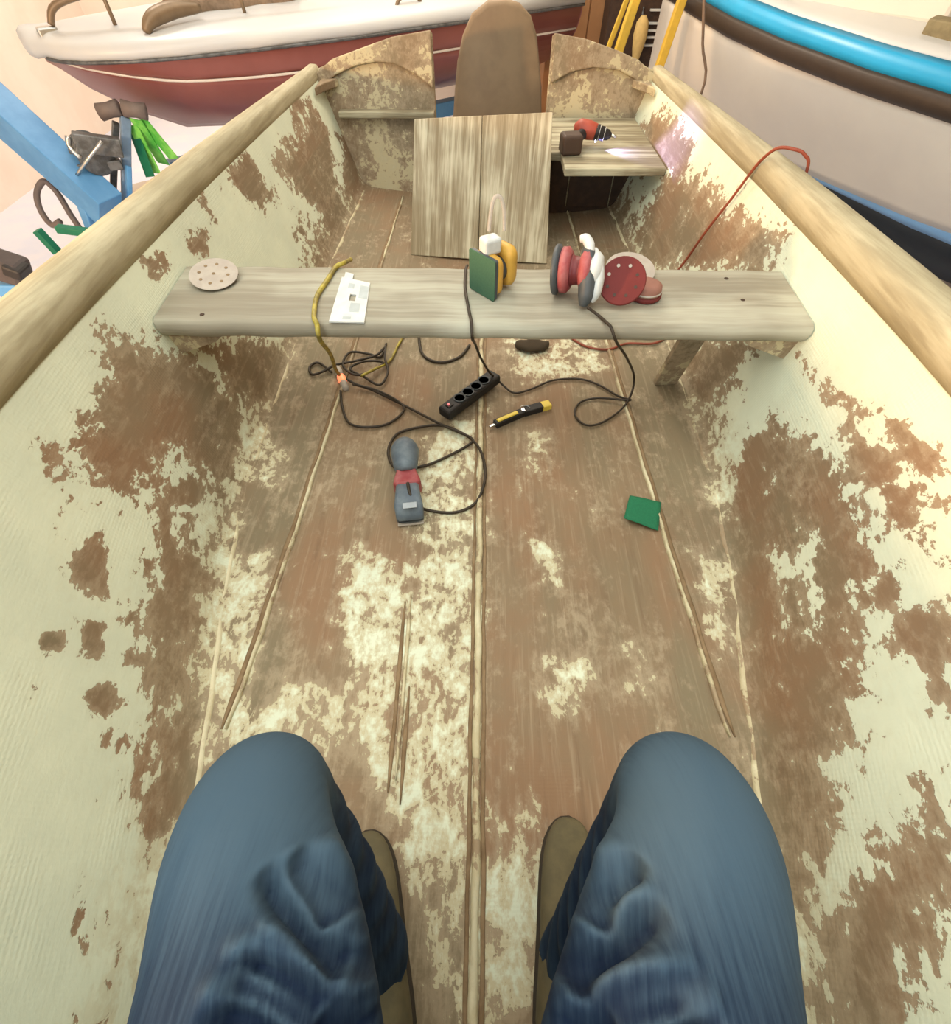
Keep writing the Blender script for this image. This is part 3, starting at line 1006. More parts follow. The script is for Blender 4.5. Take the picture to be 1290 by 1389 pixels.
# ------------------------------------------------------------ yellow sheet sander
p = at(662, 407, z=Z)
ys_ = thing('sheet_sander', 'yellow sheet sander standing on its side with its green sanding plate facing out', 'sander', (p.x, p.y + .02, Z), 0)
ys_.scale = (.88, .88, .88)
n_ = Vector((-.74, -.67, 0)).normalized()
Ms = frame((-.018, 0, .056), -n_, (0, 0, -1))       # z runs from the plate into the body, x points down


def rrect(w_, h_, r, n=5):
    o_ = []
    for cx, cy, a0 in ((w_ / 2 - r, h_ / 2 - r, 0), (-w_ / 2 + r, h_ / 2 - r, 90), (-w_ / 2 + r, -h_ / 2 + r, 180), (w_ / 2 - r, -h_ / 2 + r, 270)):
        for i in range(n):
            a_ = R(a0 + 90 * i / (n - 1))
            o_.append((cx + r * math.cos(a_), cy + r * math.sin(a_)))
    return o_


MB().prism(rrect(.108, .100, .006), 0, .003, Ms).build('sanding_sheet', m_dgreen, ys_)
MB().prism(rrect(.106, .098, .006), .003, .014, Ms).build('base_plate', m_dgrey, ys_, bevel=.002)
rings = []
for z_, w_, h_ in ((.014, .092, .088), (.018, .1, .094), (.034, .098, .092), (.042, .08, .078)):
    rings.append([Ms @ Vector((a_, b_, z_)) for a_, b_ in rrect(w_, h_, .02)])
MB().loft(rings).build('skirt', m_yel, ys_, True)
MB().lathe([(.034, .04), (.031, .05), (.032, .066)], Ms, 24).build('collar', m_dgrey, ys_, True)
rings = []
for z_, w_, h_ in ((.064, .07, .066), (.068, .1, .076), (.084, .108, .082), (.096, .098, .074), (.104, .06, .05)):
    rings.append([Ms @ Vector((a_ - .006, b_, z_)) for a_, b_ in rrect(w_, h_, .024)])
MB().loft(rings).build('housing', m_yel, ys_, True)
MB().prism(rrect(.06, .05, .015), .1, .108, Ms).build('palm_grip', m_dgrey, ys_, bevel=.003)
MB().box((.004, .03, .122), (.05, .04, .04), Matrix.Rotation(.5, 3, 'Z')).build('dust_outlet', m_white, ys_, bevel=.008, seg=3)
db = MB().tube([(.0, .04, .15), (.004, .046, .19), (.012, .05, .222), (.028, .052, .222), (.038, .05, .19), (.04, .046, .15)], .005, 10, 6)
db.build('clear_hose_loop', m_clear, ys_, True)

# ------------------------------------------------------------ red, white and grey random orbit sander, on its side
p = at(772, 408, z=Z)
rs = thing('orbital_sander', 'red, grey and white round orbital sander lying on its side on the thwart', 'sander', (p.x, p.y + .02, Z), 0)
rs.scale = (.87, .87, .87)
Mr = frame((-.045, .02, .064), (.93, -.30, .12), (0, 0, 1))
MB().lathe([(.058, 0), (.062, .003), (.062, .012), (.05, .018)], Mr, 32).build('pad', m_dgrey, rs, True)
MB().lathe([(.046, .016), (.056, .02), (.057, .036), (.046, .046)], Mr, 32).build('skirt', m_red, rs, True)
MB().lathe([(.042, .044), (.036, .052), (.034, .066), (.042, .074)], Mr, 28).build('neck', plain('dark_red_plastic', (112, 40, 40), .5), rs, True)
MB().lathe([(.04, .07), (.052, .078), (.054, .092), (.048, .1)], Mr, 28).build('motor_housing', m_red, rs, True)
MB().lathe([(.03, .098), (.047, .1), (.046, .116), (.036, .126), (.016, .13)], Mr, 28).build('cap', m_white, rs, True)


def blob(name, m_, par, path, rad, flat=1.0, n=16, axis=Vector((0, 1, 0))):
    """a rounded body along a short path: each station has a radius"""
    P = smooth_path(path, 4)
    m_n = len(P)
    rings = []
    for i, q_ in enumerate(P):
        d_ = (P[min(i + 1, m_n - 1)] - P[max(i - 1, 0)]).normalized()
        a_ = (axis - d_ * axis.dot(d_)).normalized()
        b_ = d_.cross(a_)
        t_ = i / (m_n - 1) * (len(rad) - 1)
        j_ = min(int(t_), len(rad) - 2)
        r_ = rad[j_] + (rad[j_ + 1] - rad[j_]) * (t_ - j_)
        rings.append([q_ + a_ * math.cos(2 * math.pi * k_ / n) * r_ * flat + b_ * math.sin(2 * math.pi * k_ / n) * r_ for k_ in range(n)])
    return MB().loft(rings).build(name, m_, par, True)


blob('grip', m_dgrey, rs, [(.035, .03, .125), (.036, -.005, .105), (.036, -.035, .07), (.034, -.06, .035), (.028, -.072, .012)], [.012, .026, .03, .026, .011], .8, axis=Vector((1, 0, 0)))
blob('grip_cover', m_white, rs, [(.054, .02, .118), (.06, -.008, .098), (.062, -.035, .07), (.058, -.054, .04), (.05, -.062, .02)], [.008, .02, .024, .022, .010], .75, axis=Vector((1, 0, 0)))
blob('top_handle', m_white, rs, [(.012, .028, .14), (.026, .024, .142), (.036, .01, .132), (.038, -.006, .118)], [.008, .013, .013, .009])

# ------------------------------------------------------------ small red and grey sander on the floor
p, p_ = at(550, 615, z=.05), at(556, 695, z=.03)
dv = p_ - p
ms = thing('detail_sander', 'small red and grey detail sander lying on the boat floor inside its cord', 'sander', ((p.x + p_.x) / 2, (p.y + p_.y) / 2, .012), math.atan2(-dv.x, dv.y) + math.pi)
L = math.hypot(dv.x, dv.y)
# y is the long way, head at +y
h = L / 2
rings = []
for y_, w_, z0, z1 in ((-h - .03, .03, .012, .028), (-h - .024, .036, .006, .042), (-h + .0, .038, .005, .062), (-h + .03, .034, .005, .066), (-.02, .03, .008, .06)):
    rings.append([Vector((a_, y_, (z0 + z1) / 2 + b_)) for a_, b_ in rrect(w_ * 2, z1 - z0, .011)])
MB().loft(rings).build('body', m_grey, ms, True)
rings = []
for y_, w_, z0, z1 in ((-.034, .031, .006, .062), (-.024, .038, .005, .062), (-.008, .036, .006, .06), (.012, .028, .01, .066), (.026, .026, .012, .07)):
    rings.append([Vector((a_, y_, (z0 + z1) / 2 + b_)) for a_, b_ in rrect(w_ * 2, z1 - z0, .011)])
MB().loft(rings).build('collar', m_red, ms, True)
blob('head', m_grey, ms, [(0, .012, .06), (0, .025, .062), (0, h - .01, .056), (0, h + .018, .048), (0, h + .03, .042)], [.012, .033, .041, .031, .008], 1.0, axis=Vector((1, 0, 0)))
MB().box((0, -h - .004, .003), (.07, .055, .006)).build('sanding_foot', m_disc, ms, bevel=.002)
MB().box((0.004, -h - .012, .0652), (.036, .018, .002)).build('worn_label', plain('pale_grey_print', (168, 174, 178), .6), ms, bevel=.0005)

cord('power_cord', [(634, 360, Z - .02), (632, 366, Z + .004), (631, 390, Z + .005), (636, 420, Z + .005), (639, 434, Z + .006), (640, None, 0), (641, 452, Z - .03), (644, 465, .32), (652, 485, .2), (664, 505, .08), (672, 512, .035)], .0042, m_cord, par=ys_)
cord('power_cord', [(797, 417, Z + .02), (812, 428, Z + .005), (823, 438, Z + .005), (828, None, 0), (834, 456, Z - .035), (850, 485, .25), (860, 510, .1), (856, 535, .03), (842, 556, .008), (815, 574, .006), (793, 576, .006), (780, 562, .006), (787, 546, .006), (812, 540, .008),
                    (855, 543, .014), (838, 537, .008), (812, 522, .007), (785, 514, .007), (750, 516, .007), (720, 528, .007), (698, 533, .008), (684, 524, .012), (674, 514, .03)], .004, m_cord, par=rs)
cord('power_cord', [(553, 655, .075), (557, 672, .07), (566, 686, .03), (585, 693, .006), (618, 695, .006), (645, 682, .006), (657, 655, .015), (657, 628, .015), (648, 605, .014), (628, 588, .007), (598, 577, .008), (566, 580, .006), (540, 588, .006), (528, 605, .006), (528, 622, .006), (540, 636, .006),
                    (575, 632, .006), (605, 620, .006), (635, 604, .006), (640, 595, .012), (618, 584, .012), (597, 575, .012), (560, 556, .008), (530, 541, .008), (500, 527, .01), (478, 521, .02)], .0042, m_cord, par=ms)
cord('power_cord', [(462, 530, .012), (464, 550, .007), (472, 572, .006), (490, 579, .006), (520, 577, .006), (540, 566, .006), (548, 553, .012), (535, 541, .014), (510, 529, .012), (485, 522, .02), (470, 514, .022)], .004, m_cord, par=ps)
cord('cable_bundle', [(450, 505, .012), (432, 492, .008), (420, 498, .008), (424, 508, .008), (440, 503, .014), (455, 495, .02), (480, 490, .02), (510, 482, .02), (522, 472, .03), (522, 485, .03), (526, 505, .018), (515, 522, .012), (495, 512, .02), (475, 500, .022), (495, 490, .03), (520, 492, .02),
                    (500, 505, .02), (480, 508, .02), (465, 495, .02), (475, 478, .012), (500, 480, .008), (516, 484, .006), (524, 466, .006)], .0042, m_cord,
     'tangled bundle of dark cord on the floor beneath the thwart')
cord('cable', [(476, 352, Z - .05), (466, 357, Z + .003), (456, 362, Z + .005), (444, 380, Z + .006), (430, 402, Z + .006), (426, 425, Z + .006), (427, 434, Z + .006), (430, None, 0), (436, 455, Z - .035), (448, 480, .24), (455, 500, .08), (460, 508, .03)], .0058, m_yg, par=cn)
cord('extension_lead', [(568, 455, .006), (572, 478, .006), (585, 489, .006), (605, 491, .006), (625, 483, .006), (637, 468, .006)], .005, m_cord, 'dark cord arc on the floor in the shade under the middle of the thwart')
cord('extension_lead', [(770, 455, .006), (795, 470, .006), (825, 474, .006), (850, 466, .006), (885, 466, .008), (905, 458, .008)], .004, m_redc, 'reddish cord on the floor in the shade under the right half of the thwart')
cord('extension_lead', [(548, 455, .008), (540, 468, .008), (528, 490, .010), (505, 502, .028), (490, 510, .03)], .0045, m_yg, 'yellowish cord coming from under the thwart into the tangled bundle')

# dark crumpled rag in the shade under the thwart
p = at(722, 468, z=.02)
rg = []
for i in range(7):
    t_ = i / 6
    w_ = .012 + .028 * math.sin(math.pi * t_)
    rg.append([Vector(((t_ - .5) * .13, math.cos(a_) * w_ + .01 * math.sin(i * 2.3), .017 + math.sin(a_) * .014 * (1 + .3 * math.sin(i * 1.9 + 2 * a_)))) for a_ in np.linspace(0, 2 * math.pi, 13)[:-1]])
o = MB().loft(rg).build('crumpled_rag', plain('dark_rag', (62, 50, 34), .95), None, True, sub=1)
o.location = (p.x, p.y, .002)
tag(o, 'small dark crumpled rag on the floor in the shade under the thwart', 'rag')

# ------------------------------------------------------------ cordless drill on the stern seat
p = at(790, 205, z=.33)
cdz = thing('cordless_drill', 'red and black cordless drill lying on the stern seat with its lamp lit', 'drill', (p.x, p.y, .329), -.12)
MB().box((-.055, -.03, .036), (.085, .075, .07), Matrix.Rotation(.25, 3, 'Z')).build('battery', plain('dark_battery', (70, 52, 40), .6), cdz, bevel=.012, seg=3)
blob('handle', m_black, cdz, [(-.035, .0, .04), (-.02, .03, .045), (.0, .06, .05)], [.022, .02, .024])
blob('motor_housing', plain('red_brown_plastic', (164, 70, 50), .5), cdz, [(-.045, .075, .06), (-.02, .072, .06), (.02, .066, .056), (.05, .062, .052)], [.012, .034, .034, .028])
mch = frame((.045, .062, .052), (1, -.1, -.12))
MB().lathe([(.028, 0), (.029, .016), (.025, .02), (.026, .036), (.021, .042), (.019, .056), (.009, .07)], mch, 20).build('chuck', m_black, cdz, True)
for z_, r_ in ((.017, .0275), (.039, .0245)):
    MB().lathe([(r_, 0), (r_ + .001, .0015), (r_, .003)], mch @ Matrix.Translation((0, 0, z_)), 20).build('chuck_ring', m_metal, cdz, True)
MB().lathe([(.006, .068), (.006, .09), (.003, .094)], mch, 10).build('bit_holder', m_metal, cdz, True)
MB().lathe([(.005, 0), (.005, .004)], frame((.05, .045, .026), (.9, -.35, -.2)), 10).build('lamp', m_beam, cdz)
ld = bpy.data.lights.new('drill_lamp', 'SPOT')
ld.energy = 12
ld.color = (.40, .38, 1)
ld.spot_size = R(75)
ld.spot_blend = .7
ld.shadow_soft_size = .004
lo = bpy.data.objects.new('drill_lamp', ld)
col.objects.link(lo)
lo.parent = cdz
lo.location = (.058, .04, .028)
lo.rotation_euler = Vector((1, -.22, .06)).to_track_quat('-Z', 'Y').to_euler()

# ------------------------------------------------------------ other boats in the workshop


def skin(stations, cols, name, m_, par, sides=(-1, 1), smooth=True):
    """lofted strip between two columns of section points: stations = list of (x, [(halfwidth, z), ...])"""
    obs = []
    mb_ = MB()
    for sd in sides:
        rings = [[Vector((x, sd * s_[j][0], s_[j][1])) for j in range(cols[0], cols[1] + 1)] for x, s_ in stations]
        n_ = len(rings[0])
        vs = [p for r_ in rings for p in r_]
        fs = []
        for i in range(len(rings) - 1):
            for j in range(n_ - 1):
                fs.append((i * n_ + j, i * n_ + j + 1, (i + 1) * n_ + j + 1, (i + 1) * n_ + j))
        mb_.add(vs, fs)
    o = mb_.build(name, m_, par, smooth)
    q_ = o.modifiers.new('shell', 'SOLIDIFY')
    q_.thickness = .012
    q_.offset = 0
    return o


# red boat across the back, bow to the left: local x from bow to stern
rb = thing('motor_boat', 'white-decked boat with dull red hull on a blue trailer behind the stern', 'boat', (-2.47, 3.72, 0), math.atan2(.6, .8))
SH = [(0, .10, .455, .38), (.05, .19, .45, .34), (.15, .30, .45, .24), (.35, .43, .452, .10), (.6, .53, .455, -.02), (1.0, .63, .46, -.07), (1.6, .72, .465, -.085), (2.4, .77, .47, -.09), (3.5, .78, .47, -.09)]
st = []
for x, b, zs, zk in SH:
    f = min(1, x / 1.2)
    cols_ = []
    for q in np.linspace(0, 1, 15):
        hb = b * (1 - q) ** (.75 - .3 * f) if q < 1 else 0.0
        hb = b * ((1 - q ** (1.1 + 1.6 * f)) * .95 + .05 * (1 - q))
        z = zs - .035 + (zk - zs + .035) * q
        cols_.append((max(hb, .004), z))
    st.append((x + 0, cols_))


def stem(x, q, fx):
    return x


def shear_st(stn):
    """rake the stem: lower points of the bow sections sit further aft"""
    out = []
    for x, c_ in stn:
        out.append((x, c_))
    return out


# stem rake is carried by zk rising to the sheer at the bow
hb_ = skin(st, (0, 4), 'topside', m_hred, rb)
skin(st, (4, 14), 'hull_bottom', m_hred, rb)
# white stripe
mb = MB()
for sd in (-1, 1):
    pts = []
    for x, c_ in st[1:]:
        pts.append(Vector((x, sd * (c_[4][0] + .006), c_[4][1])))
    mb2 = MB().tube(pts, .007, 6, 3)
    mb2.build('pinstripe', m_hwhite, rb, True)
# transom
x, c_ = st[-1]
MB().prism([(a, z) for a, z in c_] + [(-a, z) for a, z in c_[::-1]], 0, .02, Matrix(((0, 0, 1, x), (1, 0, 0, 0), (0, 1, 0, 0), (0, 0, 0, 1)))).build('stern_panel', m_hred, rb)
# deck: a rolled edge and a cambered top
rings = []
for x, b, zs, zk in [(-.075, .0, .452, 0), (-.07, .04, .452, 0), (-.045, .08, .452, 0)] + SH:
    e = .03
    prof = [(-(b + e), zs - .045), (-(b + e + .012), zs - .02), (-(b + e), zs + .012), (-(b + e - .03), zs + .03)]
    mid = [(-b * .6, zs + .055), (0, zs + .075), (b * .6, zs + .055)]
    kz = .35 if x < -.072 else .75 if x < -.06 else 1
    rings.append([Vector((x, a, zs + (z - zs) * kz)) for a, z in prof + mid + [(-a, z) for a, z in prof[::-1]]])
MB().loft(rings).build('deck', m_deck, rb, True)
mb = MB()
for sd in (-1, 1):
    pts = [Vector((x, sd * (b + .028), zs - .05)) for x, b, zs, zk in SH]
    MB().tube(pts, .009, 6, 3).build('rub_strip', m_gmetal, rb, True)
m_bronze = plain('dull_bronze', (128, 108, 84), .45, .3)
MB().tube([(.10, -.12, .53), (.16, -.14, .60), (.36, -.2, .64), (.66, -.28, .65), (1.1, -.34, .65), (1.6, -.4, .65)], .017, 8, 5).build('handrail', m_bronze, rb, True)
for x, y in ((.4, -.2), (1.1, -.34)):
    MB().tube([(x, y, .5), (x, y, .65)], .011, 8).build('rail_post', m_bronze, rb, True)
MB().box((.07, -.1, .5), (.1, .055, .05)).build('bow_cleat', m_metal, rb, bevel=.01)
MB().tube([(.5, -.42, .5), (.56, -.4, .545), (.7, -.36, .565), (.85, -.34, .56)], lambda t: .018 + .022 * math.sin(t * 3), 8, 5).build('fender_pad', m_bronze, rb, True)
MB().tube([(2.0, -.6, .50), (2.03, -.6, .535), (2.1, -.6, .54), (2.16, -.6, .535), (2.19, -.6, .50)], .012, 8, 4).build('deck_cleat', m_bronze, rb, True)
cl = thing('folded_cover', 'rumpled grey-brown cover bundled on the white deck of the red boat', 'boat cover', Vector(rb.location) + Vector((.8 * 1.13 + .6 * .12, .6 * 1.13 - .8 * .12, .515)), math.atan2(.6, .8))
vs = []
for i in range(9):
    t = i / 8
    vs.append([Vector(((t - .5) * .85, math.cos(a) * (.09 + .03 * math.sin(i * 2.1)), .02 + max(0, math.sin(a)) * (.075 + .025 * math.sin(i * 1.7 + a)) - (.02 if math.sin(a) < 0 else 0))) for a in np.linspace(0, 2 * math.pi, 20)[:-1]])
MB().loft(vs).build('cloth', plain('taupe_cloth', (150, 128, 106), .9, c2=(128, 108, 88)), cl, True, sub=1)
MB().tube([(.2, -.05, .08), (.28, -.07, .11), (.37, -.06, .08)], .035, 10, 5).build('orange_fold', plain('peach_cloth', (206, 150, 116), .9), cl, True)

# blue trailer under it
tl_ = thing('boat_trailer', 'blue painted steel boat trailer with winch post and raised drawbar at left', 'trailer', (-2.35, 3.35, FZ), 0)


def tp(v):
    return Vector(v) - Vector(tl_.location)


def beam(name, a, b, w_, h_, m_, par=tl_):
    a, b = Vector(a), Vector(b)
    d = b - a
    M = frame((a + b) / 2 - Vector(par.location if par.parent is None else (0, 0, 0)), d, (0, 0, 1))
    mb_ = MB()
    mb_.box((0, 0, 0), (h_, w_, d.length))
    mb_.v = [tuple(M @ Vector(p)) for p in mb_.v]
    return mb_.build(name, m_, par, bevel=.006)


dbar = beam('drawbar', at(150, 285, y=3.22), at(-150, 15, y=3.6), .17, .19, m_blue)
beam('drawbar_brace', at(107, 262, y=3.24), at(138, 345, y=3.16), .06, .05, m_blue)
beam('winch_post', at(172, 300, y=3.36), at(170, 158, y=3.52), .05, .05, plain('dull_blue_grey_paint', (112, 138, 164), .45))
beam('winch_brace', at(176, 290, y=3.3), at(174, 225, y=3.4), .03, .03, m_blue)
beam('rear_post', at(152, 300, y=3.42), at(157, 165, y=3.6), .035, .035, m_gmetal)
ax = Vector((.8, .6, 0))
beam('keel_beam', Vector((-2.1, 3.85, -.2)), Vector((.4, 5.72, -.2)), .1, .1, m_blue)
beam('side_beam', Vector((-2.15, 3.3, -.28)), Vector((.75, 5.1, -.28)), .08, .1, m_blue)
beam('cross_beam', Vector((-.2, 4.5, -.3)), Vector((-.95, 5.5, -.3)), .08, .08, m_blue)
for (x, y) in ((-.1, 4.35), (-1.0, 5.6)):
    Mw = frame(tp((x, y, FZ + .235)), (.6, -.8, 0))
    MB().lathe([(.12, -.07), (.2, -.075), (.235, -.05), (.235, .05), (.2, .075), (.12, .07)], Mw, 28).build('tyre', m_black, tl_, True)
    MB().lathe([(.125, -.03), (.11, .05), (.03, .06)], Mw, 20).build('wheel_rim', m_gmetal, tl_, True)
beam('axle', (-.15, 4.42, FZ + .235), (-.95, 5.52, FZ + .235), .05, .05, m_gmetal)
beam('axle_hanger', (-.3, 4.6, FZ + .25), (-.3, 4.6, -.32), .06, .06, m_gmetal)
beam('axle_hanger', (-.85, 5.4, FZ + .25), (-.85, 5.4, -.32), .06, .06, m_gmetal)
# rubber bow chock and winch
pc = at(165, 150, y=3.5)
for dx in (-.075, .07):
    MB().lathe([(.018, -.062), (.042, -.058), (.036, 0), (.042, .058), (.018, .062)], frame(tp((pc.x + dx, pc.y + .01, pc.z)), (.93, .2, .12 if dx < 0 else -.2)), 20).build('bow_roller', m_lilac, tl_, True)
pw = at(125, 208, y=3.36)
Mw = frame(tp(pw), (.75, -.66, 0))
MB().lathe([(.095, -.06), (.1, -.055), (.1, -.05), (.05, -.048), (.05, .048), (.1, .05), (.1, .055), (.095, .06)], Mw, 24).build('winch_drum', m_gmetal, tl_, True)
beam('winch_frame', at(100, 192, y=3.3), at(165, 200, y=3.4), .07, .09, m_gmetal)
beam('winch_frame', at(100, 230, y=3.28), at(165, 222, y=3.4), .05, .05, m_gmetal)
MB().tube([tp(at(138, 192, y=3.28)), tp(at(120, 215, y=3.24)), tp(at(104, 238, y=3.22))], .009, 8, 4).build('winch_crank', m_metal, tl_, True)
MB().tube([tp(at(92, 185, y=3.27)), tp(at(95, 200, y=3.26)), tp(at(110, 215, y=3.26))], .014, 8, 4).build('winch_hook', m_metal, tl_, True)
# green tie-down straps fanning down from the chock
fan = [((184, 162), (222, 222)), ((192, 162), (236, 215)), ((180, 170), (212, 235)), ((182, 180), (204, 240))]
for i, (a, b) in enumerate(fan):
    pa, pb = at(*a, y=3.5 + .015 * i), at(*b, y=3.62 - .05 * i)
    d = pb - pa
    M = frame(tp((pa + pb) / 2), d, (.9, -.3, .2))
    mb = MB().box((0, 0, 0), (.075, .006, d.length))
    mb.v = [tuple(M @ Vector(p)) for p in mb.v]
    mb.build('tie_down_strap', m_strap if i < 3 else m_greenp, tl_, bevel=.001)

# hoses, tubs and small things on the floor at the left
tb = thing('storage_tub', 'white plastic tub standing behind the winch post at left', 'tub', (at(200, 262, y=3.9).x - .0, 3.95, FZ))
MB().lathe([(.17, 0), (.2, .24), (.215, .25), (.215, .265), (.195, .265), (.19, .24), (.16, .02)], None, 28).build('body', m_white, tb, True)
MB().lathe([(.22, .265), (.222, .28), (.2, .285)], None, 28).build('lid', m_hwhite, tb, True)
hs = [at(u, v, y=yy) for u, v, yy in ((82, 300, 3.2), (70, 305, 3.2), (55, 285, 3.25), (50, 262, 3.3), (60, 246, 3.35), (78, 262, 3.35), (95, 290, 3.3), (110, 312, 3.25))]
tag(MB().tube(hs, .017, 8, 6).build('grey_hose', m_lilac, None, True), 'grey-brown hose looping up beneath the blue drawbar', 'hose')
rk = thing('hose_bracket', 'dark green bracket with two arms low behind the left rail', 'bracket', at(85, 325, y=2.95) * 1)
for a, b in (((50, 312), (78, 342)), ((78, 310), (125, 316))):
    pa, pb = at(*a, y=2.95), at(*b, y=2.95)
    M = frame((pa + pb) / 2 - Vector(rk.location), pb - pa, (0, 0, 1))
    mb = MB().box((0, 0, 0), (.035, .05, (pb - pa).length))
    mb.v = [tuple(M @ Vector(p)) for p in mb.v]
    mb.build('arm', m_greenp, rk, bevel=.004)
kp = at(5, 362, y=2.15)
kx = thing('outboard_bracket', 'dark grey metal lump on a blue frame at the left edge', 'bracket', (kp.x, kp.y, FZ))
MB().box((-.03, .02, kp.z - FZ - .0), (.2, .12, .1), Matrix.Rotation(.4, 3, 'Y')).build('block', plain('dark_grease', (74, 66, 64), .7), kx, bevel=.02)
MB().box((.05, .0, kp.z - FZ - .01), (.07, .09, .05), Matrix.Rotation(.5, 3, 'Y')).build('lug', m_black, kx, bevel=.01)
MB().box((-.03, .02, (kp.z - FZ - .07) / 2), (.14, .1, kp.z - FZ - .07)).build('frame_leg', m_blue, kx, bevel=.01)

# ------------------------------------------------------------ white boat at right
wb = thing('sail_boat', 'white-hulled boat with sky blue sheer stripe and dark rub rail beyond the right rail', 'boat', (1.27, 4.66, 0), math.atan2(-.76, .65))
W_ = [(0, .012, .60), (.15, .11, .592), (.4, .26, .575), (.8, .48, .55), (1.2, .65, .53), (1.7, .80, .51), (2.2, .90, .495), (3.0, .99, .49), (4.2, 1.02, .49), (5.2, .98, .5)]
st = []
for x, b, zs in W_:
    bw = max(.006, b * (.25 + .62 * min(1, x / 2.6)))
    f = min(1, x / 1.5)
    zk = -.12 - .30 * f
    top = [(b + .0, zs - .06)]
    for q in np.linspace(.12, 1, 10):
        top.append((b + (bw - b) * q ** 1.35, zs - .06 + (-.015 + .07 * min(1, max(0, (x - 1.2) / 2)) - zs + .06) * q))
    top.append((bw * .985, -.018))          # bluish reflected light, painted as a tapering band
    for q in np.linspace(.2, 1, 7):
        top.append((bw * .985 * (1 - q ** 1.8) + .004, -.018 + (zk + .018) * q))
    st.append((x, top))
skin(st, (0, 10), 'topside', m_hwhite, wb)
skin(st, (10, 11), 'blue_light_band', m_lightband, wb)
skin(st, (11, 18), 'hull_bottom', m_anti, wb)
x, c_ = st[-1]
MB().prism([(a, z) for a, z in c_] + [(-a, z) for a, z in c_[::-1]], 0, .02, Matrix(((0, 0, 1, x), (1, 0, 0, 0), (0, 1, 0, 0), (0, 0, 0, 1)))).build('stern_panel', m_hwhite, wb)
for sd in (-1, 1):
    rings = []
    for x, b, zs in W_:
        rings.append([Vector((x, sd * (b + a), zs + z)) for a, z in ((-.02, -.075), (.012, -.078), (.028, -.06), (.028, -.012), (.012, 0), (-.02, 0))])
    MB().loft(rings).build('rub_rail', m_rub, wb, True)
    rings = []
    for x, b, zs in W_:
        k_ = min(1, b / .15)
        rings.append([Vector((x, sd * (b + a * k_), zs + z)) for a, z in ((.006, -.005), (.004, .03), (-.012, .06), (-.045, .078), (-.045, -.005))])
    MB().loft(rings).build('sheer_stripe', m_sky, wb, True)
rings = []
for x, b, zs in W_:
    bb = max(b - .04, .004)
    rings.append([Vector((x, a, z)) for a, z in ((-bb, zs + .07), (-bb * .8, zs + .095), (-bb * .4, zs + .115), (0, zs + .12), (bb * .4, zs + .115), (bb * .8, zs + .095), (bb, zs + .07), (bb * .9, zs + .0), (-bb * .9, zs + .0))])
MB().loft(rings).build('deck', m_deck, wb, True)
m_teak = plain('grey_teak', (134, 122, 90), .7, c2=(116, 104, 76), scale=18)
cb = []
for x, y in ((1.75, -.52), (2.2, -.62), (3.0, -.7), (4.2, -.72)):
    cb.append([Vector((x, y - .045, .57)), Vector((x, y - .04, .655)), Vector((x, y + .04, .66)), Vector((x, y + .045, .57))])
MB().loft(cb).build('coaming', m_teak, wb, bevel=.006)
MB().prism([(1.8, .6), (4.4, .6), (4.4, 1.05), (2.6, 1.05), (1.95, .68)], -.42, .42, Matrix(((1, 0, 0, 0), (0, 0, 1, 0), (0, 1, 0, 0), (0, 0, 0, 1)))).build('cockpit_cover', m_rub, wb, bevel=.02)
MB().prism([(.95, .6), (1.78, .6), (1.78, .95), (1.4, .95)], -.38, .38, Matrix(((1, 0, 0, 0), (0, 0, 1, 0), (0, 1, 0, 0), (0, 0, 0, 1)))).build('cabin_top', m_hwhite, wb, bevel=.03, seg=3)
for xx in (1.6, 3.6):
    p = Vector((1.27, 4.66, 0)) + Vector((.65, -.76, 0)) * xx
    tag(MB().box((p.x, p.y, (FZ - .425) / 2), (.5, .16, -.425 - FZ), None).build('keel_block', m_brown, bevel=.006), 'timber block under the keel of the white boat, %s' % ('nearer its bow' if xx < 2 else 'nearer its stern'), 'timber')

tag(MB().tube([at(957, -60, y=3.9), at(955, 0, y=3.85), at(953, 60, y=3.8), at(950, 130, y=3.75), (1.15, 3.7, -.3), (1.14, 3.68, FZ + .006)], .008, 8, 5).build('hanging_rope', plain('grey_brown_rope', (128, 104, 84), .8), None, True),
    'thin grey-brown rope hanging straight down before the white hull', 'rope')

# ------------------------------------------------------------ ladder, rack, cupboard, chair
ld_ = thing('ladder', 'yellow ladder leaning sideways behind the right end of the transom', 'ladder', (.75, 4.15, FZ))
YL = 4.15


def rail(u0, v0, u1, v1, w_, h_, name, yy=YL):
    a, b = at(u0, v0, y=yy), at(u1, v1, y=yy)
    d = a - b
    lo_ = b + d * ((FZ + .01 - b.z) / d.z)
    hi = b + d * ((1.7 - b.z) / d.z)
    return lo_, hi, beam(name, lo_, hi, w_, h_, m_ylad, ld_)


l0, h0, _ = rail(862, 0, 838, 72, .06, .05, 'rail')
l1, h1, _ = rail(925, 0, 893, 94, .05, .05, 'rail')
rail(850, 0, 829, 55, .025, .03, 'brace', YL + .12)
for k_ in range(2):
    t = .1 + .13 * k_
    beam('rung', l0.lerp(h0, t), l1.lerp(h1, t), .05, .025, m_ylad, ld_)
for t in (.78, .9):
    beam('rung', l0.lerp(h0, t), l1.lerp(h1, t), .05, .025, m_ylad, ld_)

